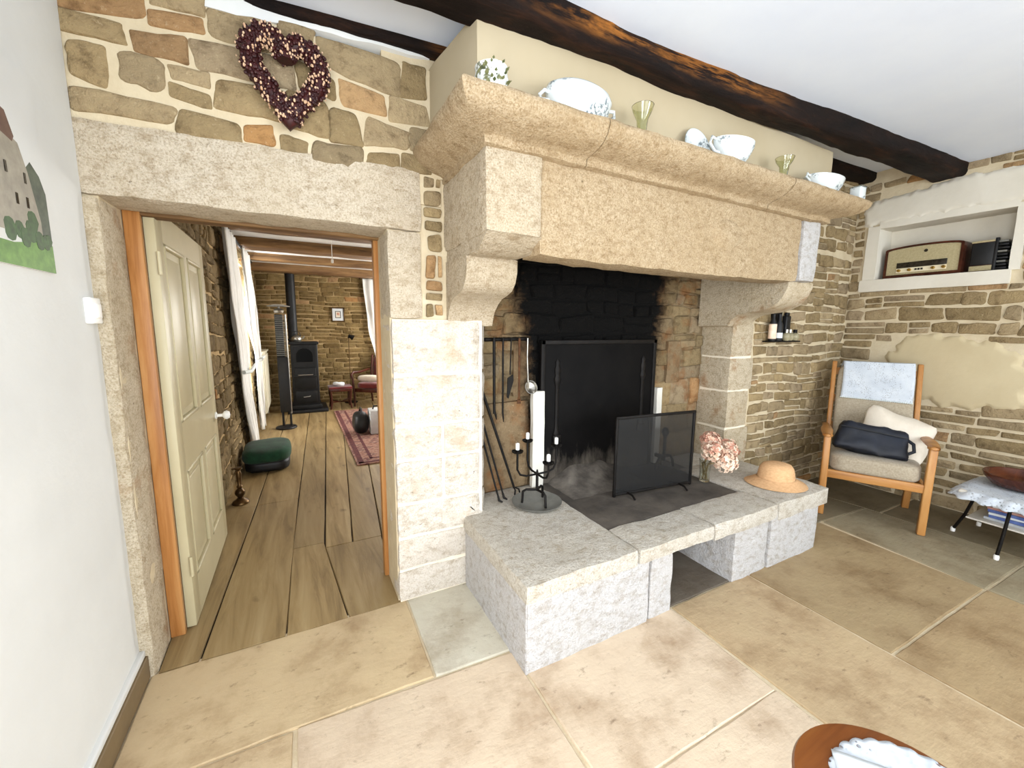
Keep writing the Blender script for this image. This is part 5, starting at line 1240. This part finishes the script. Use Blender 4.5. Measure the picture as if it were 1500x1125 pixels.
# ================================================================== THE EASY CHAIR AND ITS LOAD
rz = atan2(-.9, .44); t = thing('easy_chair', 'honey-coloured wooden easy chair with greige cushions in the far corner', 'armchair', (4.09, -.653, .0), rz)
CH = t; hw = .27
for s_ in (-1, 1):
    def bar(p0, p1, wx, wy):
        d = Vector(p1) - Vector(p0); q = MB()
        q.box(-wx, wx, -wy, wy, 0, d.z, bev=.007, xf=Matrix(((1, 0, d.x / d.z, p0[0]), (0, 1, d.y / d.z, p0[1]), (0, 0, 1, p0[2]), (0, 0, 0, 1)))); return q
    b = bar((s_ * hw, 0, .001), (s_ * (hw + .005), .012, .592), .021, .025); b.lathe([(0, 0), (.030, .0), (.032, .010), (.024, .020), (0, .022)], cx=s_ * (hw + .005), cy=.01, cz=.588, n=16); b.build('leg', 'teak', t)
    b = bar((s_ * (hw - .01), .52, .001), (s_ * (hw - .01), .47, .30), .021, .025); b.build('leg', 'teak', t)
    b = bar((s_ * (hw - .012), .42, .26), (s_ * (hw - .012), .655, 1.10), .016, .022); b.build('back_post', 'teak', t)
    b = MB()
    def armf(u, v):
        th = 2 * pi * v; y_ = -.02 + .56 * u; w_ = .024 + .014 * sin(pi * min(1, u * 1.6)); return (s_ * (hw + .008) + w_ * cos(th), y_, .598 + .018 * sin(pi * u) - .0 + .015 * sin(th) - .02 * u)
    b.grid(armf, 14, 14); b.build('armrest', 'teak_y', t)
b = MB(); b.box(-hw, hw, -.012, .016, .285, .345, bev=.006); b.build('front_rail', 'teak_y', t)
b = MB(); b.box(-hw, hw, .46, .485, .27, .33, bev=.006); b.build('rear_rail', 'teak_y', t)
for s_ in (-1, 1):
    b = MB(); b.box(s_ * (hw - .012) - .012, s_ * (hw - .012) + .012, 0, .48, .28, .335, bev=.005); b.build('side_rail', 'teak', t)
b = MB(); b.soft((-.245, -.012, .335), (.245, .48, .462), 7, 20, amp=.006); b.build('seat_cushion', 'linen', t)
bk = Matrix.Translation((0, .45, .45)) @ Matrix.Rotation(R(-17), 4, 'X')
b = MB(); b.soft((-.232, -.045, -.02), (.232, .055, .66), 8, 20, amp=.004, xf=bk); b.build('back_cushion', 'linen', t)
b = MB()
for z in (.12, .35, .58): b.box(-hw + .01, hw - .01, .060, .078, z, z + .06, bev=.004, xf=bk)
b.build('back_slat', 'teak_y', t)
def cw(p): return CH.matrix_basis @ Vector(p)
def at_chair(name, label, cat, p, dz=0):
    q = Matrix.Translation(CH.location) @ Matrix.Rotation(rz, 4, 'Z') @ Vector(p); return thing(name, label, cat, q, rz + dz)
t = at_chair('chair_cover', 'white embroidered cloth draped over the back of the easy chair', 'cloth', (0, 0, 0))
b = MB()
def cov(u, v):
    x = -.205 + .425 * u + .006 * sin(v * 5); L = v * .52
    if L < .30: y_, z_ = -.054 - .004 * noise.noise(Vector((u * 6, v * 6, 0))), .66 - .29 + L - (.01 * u)
    elif L < .42: a = (L - .30) / .12 * pi; y_, z_ = .005 - .062 * cos(a), .662 + .018 * sin(a)
    else: y_, z_ = .066, .66 - (L - .42)
    return bk @ Vector((x, y_, z_))
b.grid(cov, 24, 44); b.build('cloth', 'lace_fine', t, mod='solid')
b = MB()
for k in range(36): ico(b, bk @ Vector((-.203 + .42 * k / 35, -.056, .372 - .01 * k / 35)), .006)
b.build('scalloped_hem', 'white_cloth', t)
t = at_chair('pillow', 'crumpled cream pillow behind the navy bag on the easy chair', 'pillow', (.115, .285, .60), 0)
b = MB(); b.soft((-.20, -.165, -.07), (.20, .165, .07), 9, 24, amp=.016, fr=9, pinch=.86, xf=Matrix.Rotation(R(4), 4, 'Z') @ Matrix.Rotation(R(20), 4, 'Y') @ Matrix.Rotation(R(62), 4, 'X')); b.build('cover', 'cream_cloth', t)
t = at_chair('shoulder_bag', 'dark navy nylon bag lying on the seat of the easy chair', 'bag', (-.025, .16, .565), R(2))
bx = Matrix.Rotation(R(7), 4, 'Y') @ Matrix.Rotation(R(-20), 4, 'X')
b = MB()
def bagw(v): return v
b.block((-.205, -.075, -.105), (.205, .075, .105), seg=.02, r=.035, amp=.014, fr=10, seed=5, warp=lambda v: bx @ Vector((v.x * (1 - .10 * (v.z + .105) / .21), v.y * (1 - .3 * (v.z + .1) / .2), v.z))); b.build('body', 'navy', t)
b = MB(); b.box(-.19, .18, -.072, -.064, .050, .058, bev=.002, xf=bx); b.build('zip', 'black', t)
b = MB(); b.tube([bx @ Vector(p) for p in [(.185, 0, .06), (.225, -.02, .03), (.235, -.02, -.02), (.20, -.01, -.05), (.175, 0, -.045)]], .011, n=8); b.build('strap', 'navy', t)
# ================================================================== SIDE TABLE
TX0, TX1, TY0, TY1, TZ = 4.21, 4.80, -1.60, -1.00, .365
t = thing('side_table', 'small wire-legged side table with lower shelf against the right wall', 'table', (4.50, -1.30, 0))
b = MB(); b.box(-.27, .28, -.28, .27, TZ - .02, TZ, bev=.006); b.build('top', 'white_paint', t)
b = MB(); b.box(-.13, .24, -.27, .25, .150, .162, bev=.004); b.tube([(-.13, .25, .158), (-.14, 0, .158), (-.13, -.27, .158)], .006); b.build('lower_shelf', 'white_paint', t)
for (tx, ty, fx, fy) in [(-.11, .22, -.02, .325), (-.26, .05, -.285, .068), (.22, .22, .25, .27), (.22, -.24, .27, -.28), (-.24, -.24, -.28, -.28)]:
    d = Vector((fx - tx, fy - ty, -TZ + .02)); b = MB(); b.tube([(tx, ty, TZ - .02), (tx + d.x * .6, ty + d.y * .5, .15), (fx, fy, .016)], .0085, n=8); l = b.build('leg', 'iron', t)
    b = MB(); b.lathe([(0, 0), (.012, 0), (.013, .02), (.010, .03), (0, .03)], cx=fx, cy=fy, cz=.0, n=12); b.build('rubber_foot', 'candle', l)
b = MB()
def lc(u, v):
    a = 2 * pi * u; sq = (abs(cos(a)) ** 5 + abs(sin(a)) ** 5) ** -.2; r = v * .40
    R0 = .285 * sq; rr = min(r * sq / 1., 9)
    x, y_ = cos(a) * r * sq, sin(a) * r * sq; dd = r - .285; z = .003
    if dd > 0:
        x, y_ = cos(a) * (.285 + dd * .42) * sq, sin(a) * (.285 + dd * .42) * sq
        z = .003 - dd * .38 * (1 + .12 * sin(a * 26)); x += .010 * sin(a * 26) * cos(a); y_ += .010 * sin(a * 26) * sin(a)
    return (4.50 + x, -1.305 + y_, TZ + z)
b.grid(lc, 150, 22); tag(b.build('lace_cloth', 'lace', mod='solid'), 'white crochet lace cloth hanging over the side table', 'tablecloth')
t = thing('wooden_bowl', 'wide dark brown turned bowl on the lace cloth', 'bowl', (4.585, -1.235, TZ + .006))
b = MB(); b.lathe([(0, 0), (.10, 0), (.15, .014), (.185, .055), (.192, .080), (.186, .083), (.17, .055), (.12, .024), (0, .014)], n=44, cap=False); b.build('body', 'bowl', t)
b = MB(); b.lathe([(.186, .0775), (.1935, .081), (.190, .0855), (.184, .083)], n=44, cap=False); b.build('rim', 'bowl', t)
mags = [('paper_grey', 'grey magazine at the bottom of the pile under the side table'), ('paper_blue', 'blue magazine second from the bottom under the side table'), ('paper', 'white magazine in the middle of the pile under the side table'), ('paper_blue', 'blue magazine second from the top under the side table'), ('paper_red', 'reddish magazine on top of the pile under the side table'), ('paper', 'white-edged magazine half across the top of the pile')]
z = .1625
for k, (m_, lb) in enumerate(mags):
    h = .013 + .004 * (k % 2); o = MB(); t = thing('magazine', lb, 'magazine', (4.53 + .01 * (k % 3), -1.28 - .012 * (k % 2), z), R(-4 + 5 * (k % 3)), 'magazines on the lower shelf')
    o.box(-.105, .14, -.16, .16, 0, h, bev=.001); o.build('pages', 'paper', t)
    o = MB(); o.box(-.107, .142, -.162, .162, h, h + .0015); o.box(-.107, -.105, -.162, .162, 0, h + .001); o.build('cover', m_, t)
    z += h + .0025
# ================================================================== ROUND TABLE IN THE FOREGROUND
t = thing('round_table', 'small round red-brown wooden table in the near right foreground', 'table', (1.55, -1.677, 0))
b = MB(); b.lathe([(0, .425), (.165, .425), (.180, .432), (.184, .442), (.180, .450), (.170, .4515), (0, .4515)], n=64); b.build('tabletop', 'table_wood', t)
b = MB(); b.lathe([(.12, .36), (.13, .36), (.13, .425), (.12, .425)], n=40, cap=False); b.build('apron', 'table_wood', t)
for k in range(3):
    a = R(60 + 120 * k); b = MB(); b.tube([(.11 * cos(a), .11 * sin(a), .42), (.12 * cos(a), .12 * sin(a), .2), (.14 * cos(a), .14 * sin(a), .0)], [.016, .014, .011], n=10); b.build('leg', 'table_wood', t)
b = MB()
def doily(u, v):
    a = 2 * pi * u; r = .150 * v * (1 + (.035 * abs(sin(a * 14)) if v > .9 else 0)); return (1.572 + r * cos(a), -1.702 + r * sin(a), .4535 + .0015 * sin(a * 28) * v + .0008 * noise.noise(Vector((r * 40, a * 3, 0))))
b.grid(doily, 168, 16); tag(b.build('doily', 'lace', mod='solid'), 'white crochet doily on the round foreground table', 'doily')
b = MB()
def nap(u, v):
    x, y_ = -.10 + .20 * u, -.08 + .16 * v; a = R(-52); return (1.548 + x * cos(a) - y_ * sin(a), -1.675 + x * sin(a) + y_ * cos(a), .4575 + .003 * (u) + .0015 * noise.noise(Vector((u * 5, v * 5, 0))))
b.grid(nap, 20, 16); tag(b.build('paper_sheet', 'paper', mod='solid'), 'plain white sheet of paper lying on the doily', 'paper')
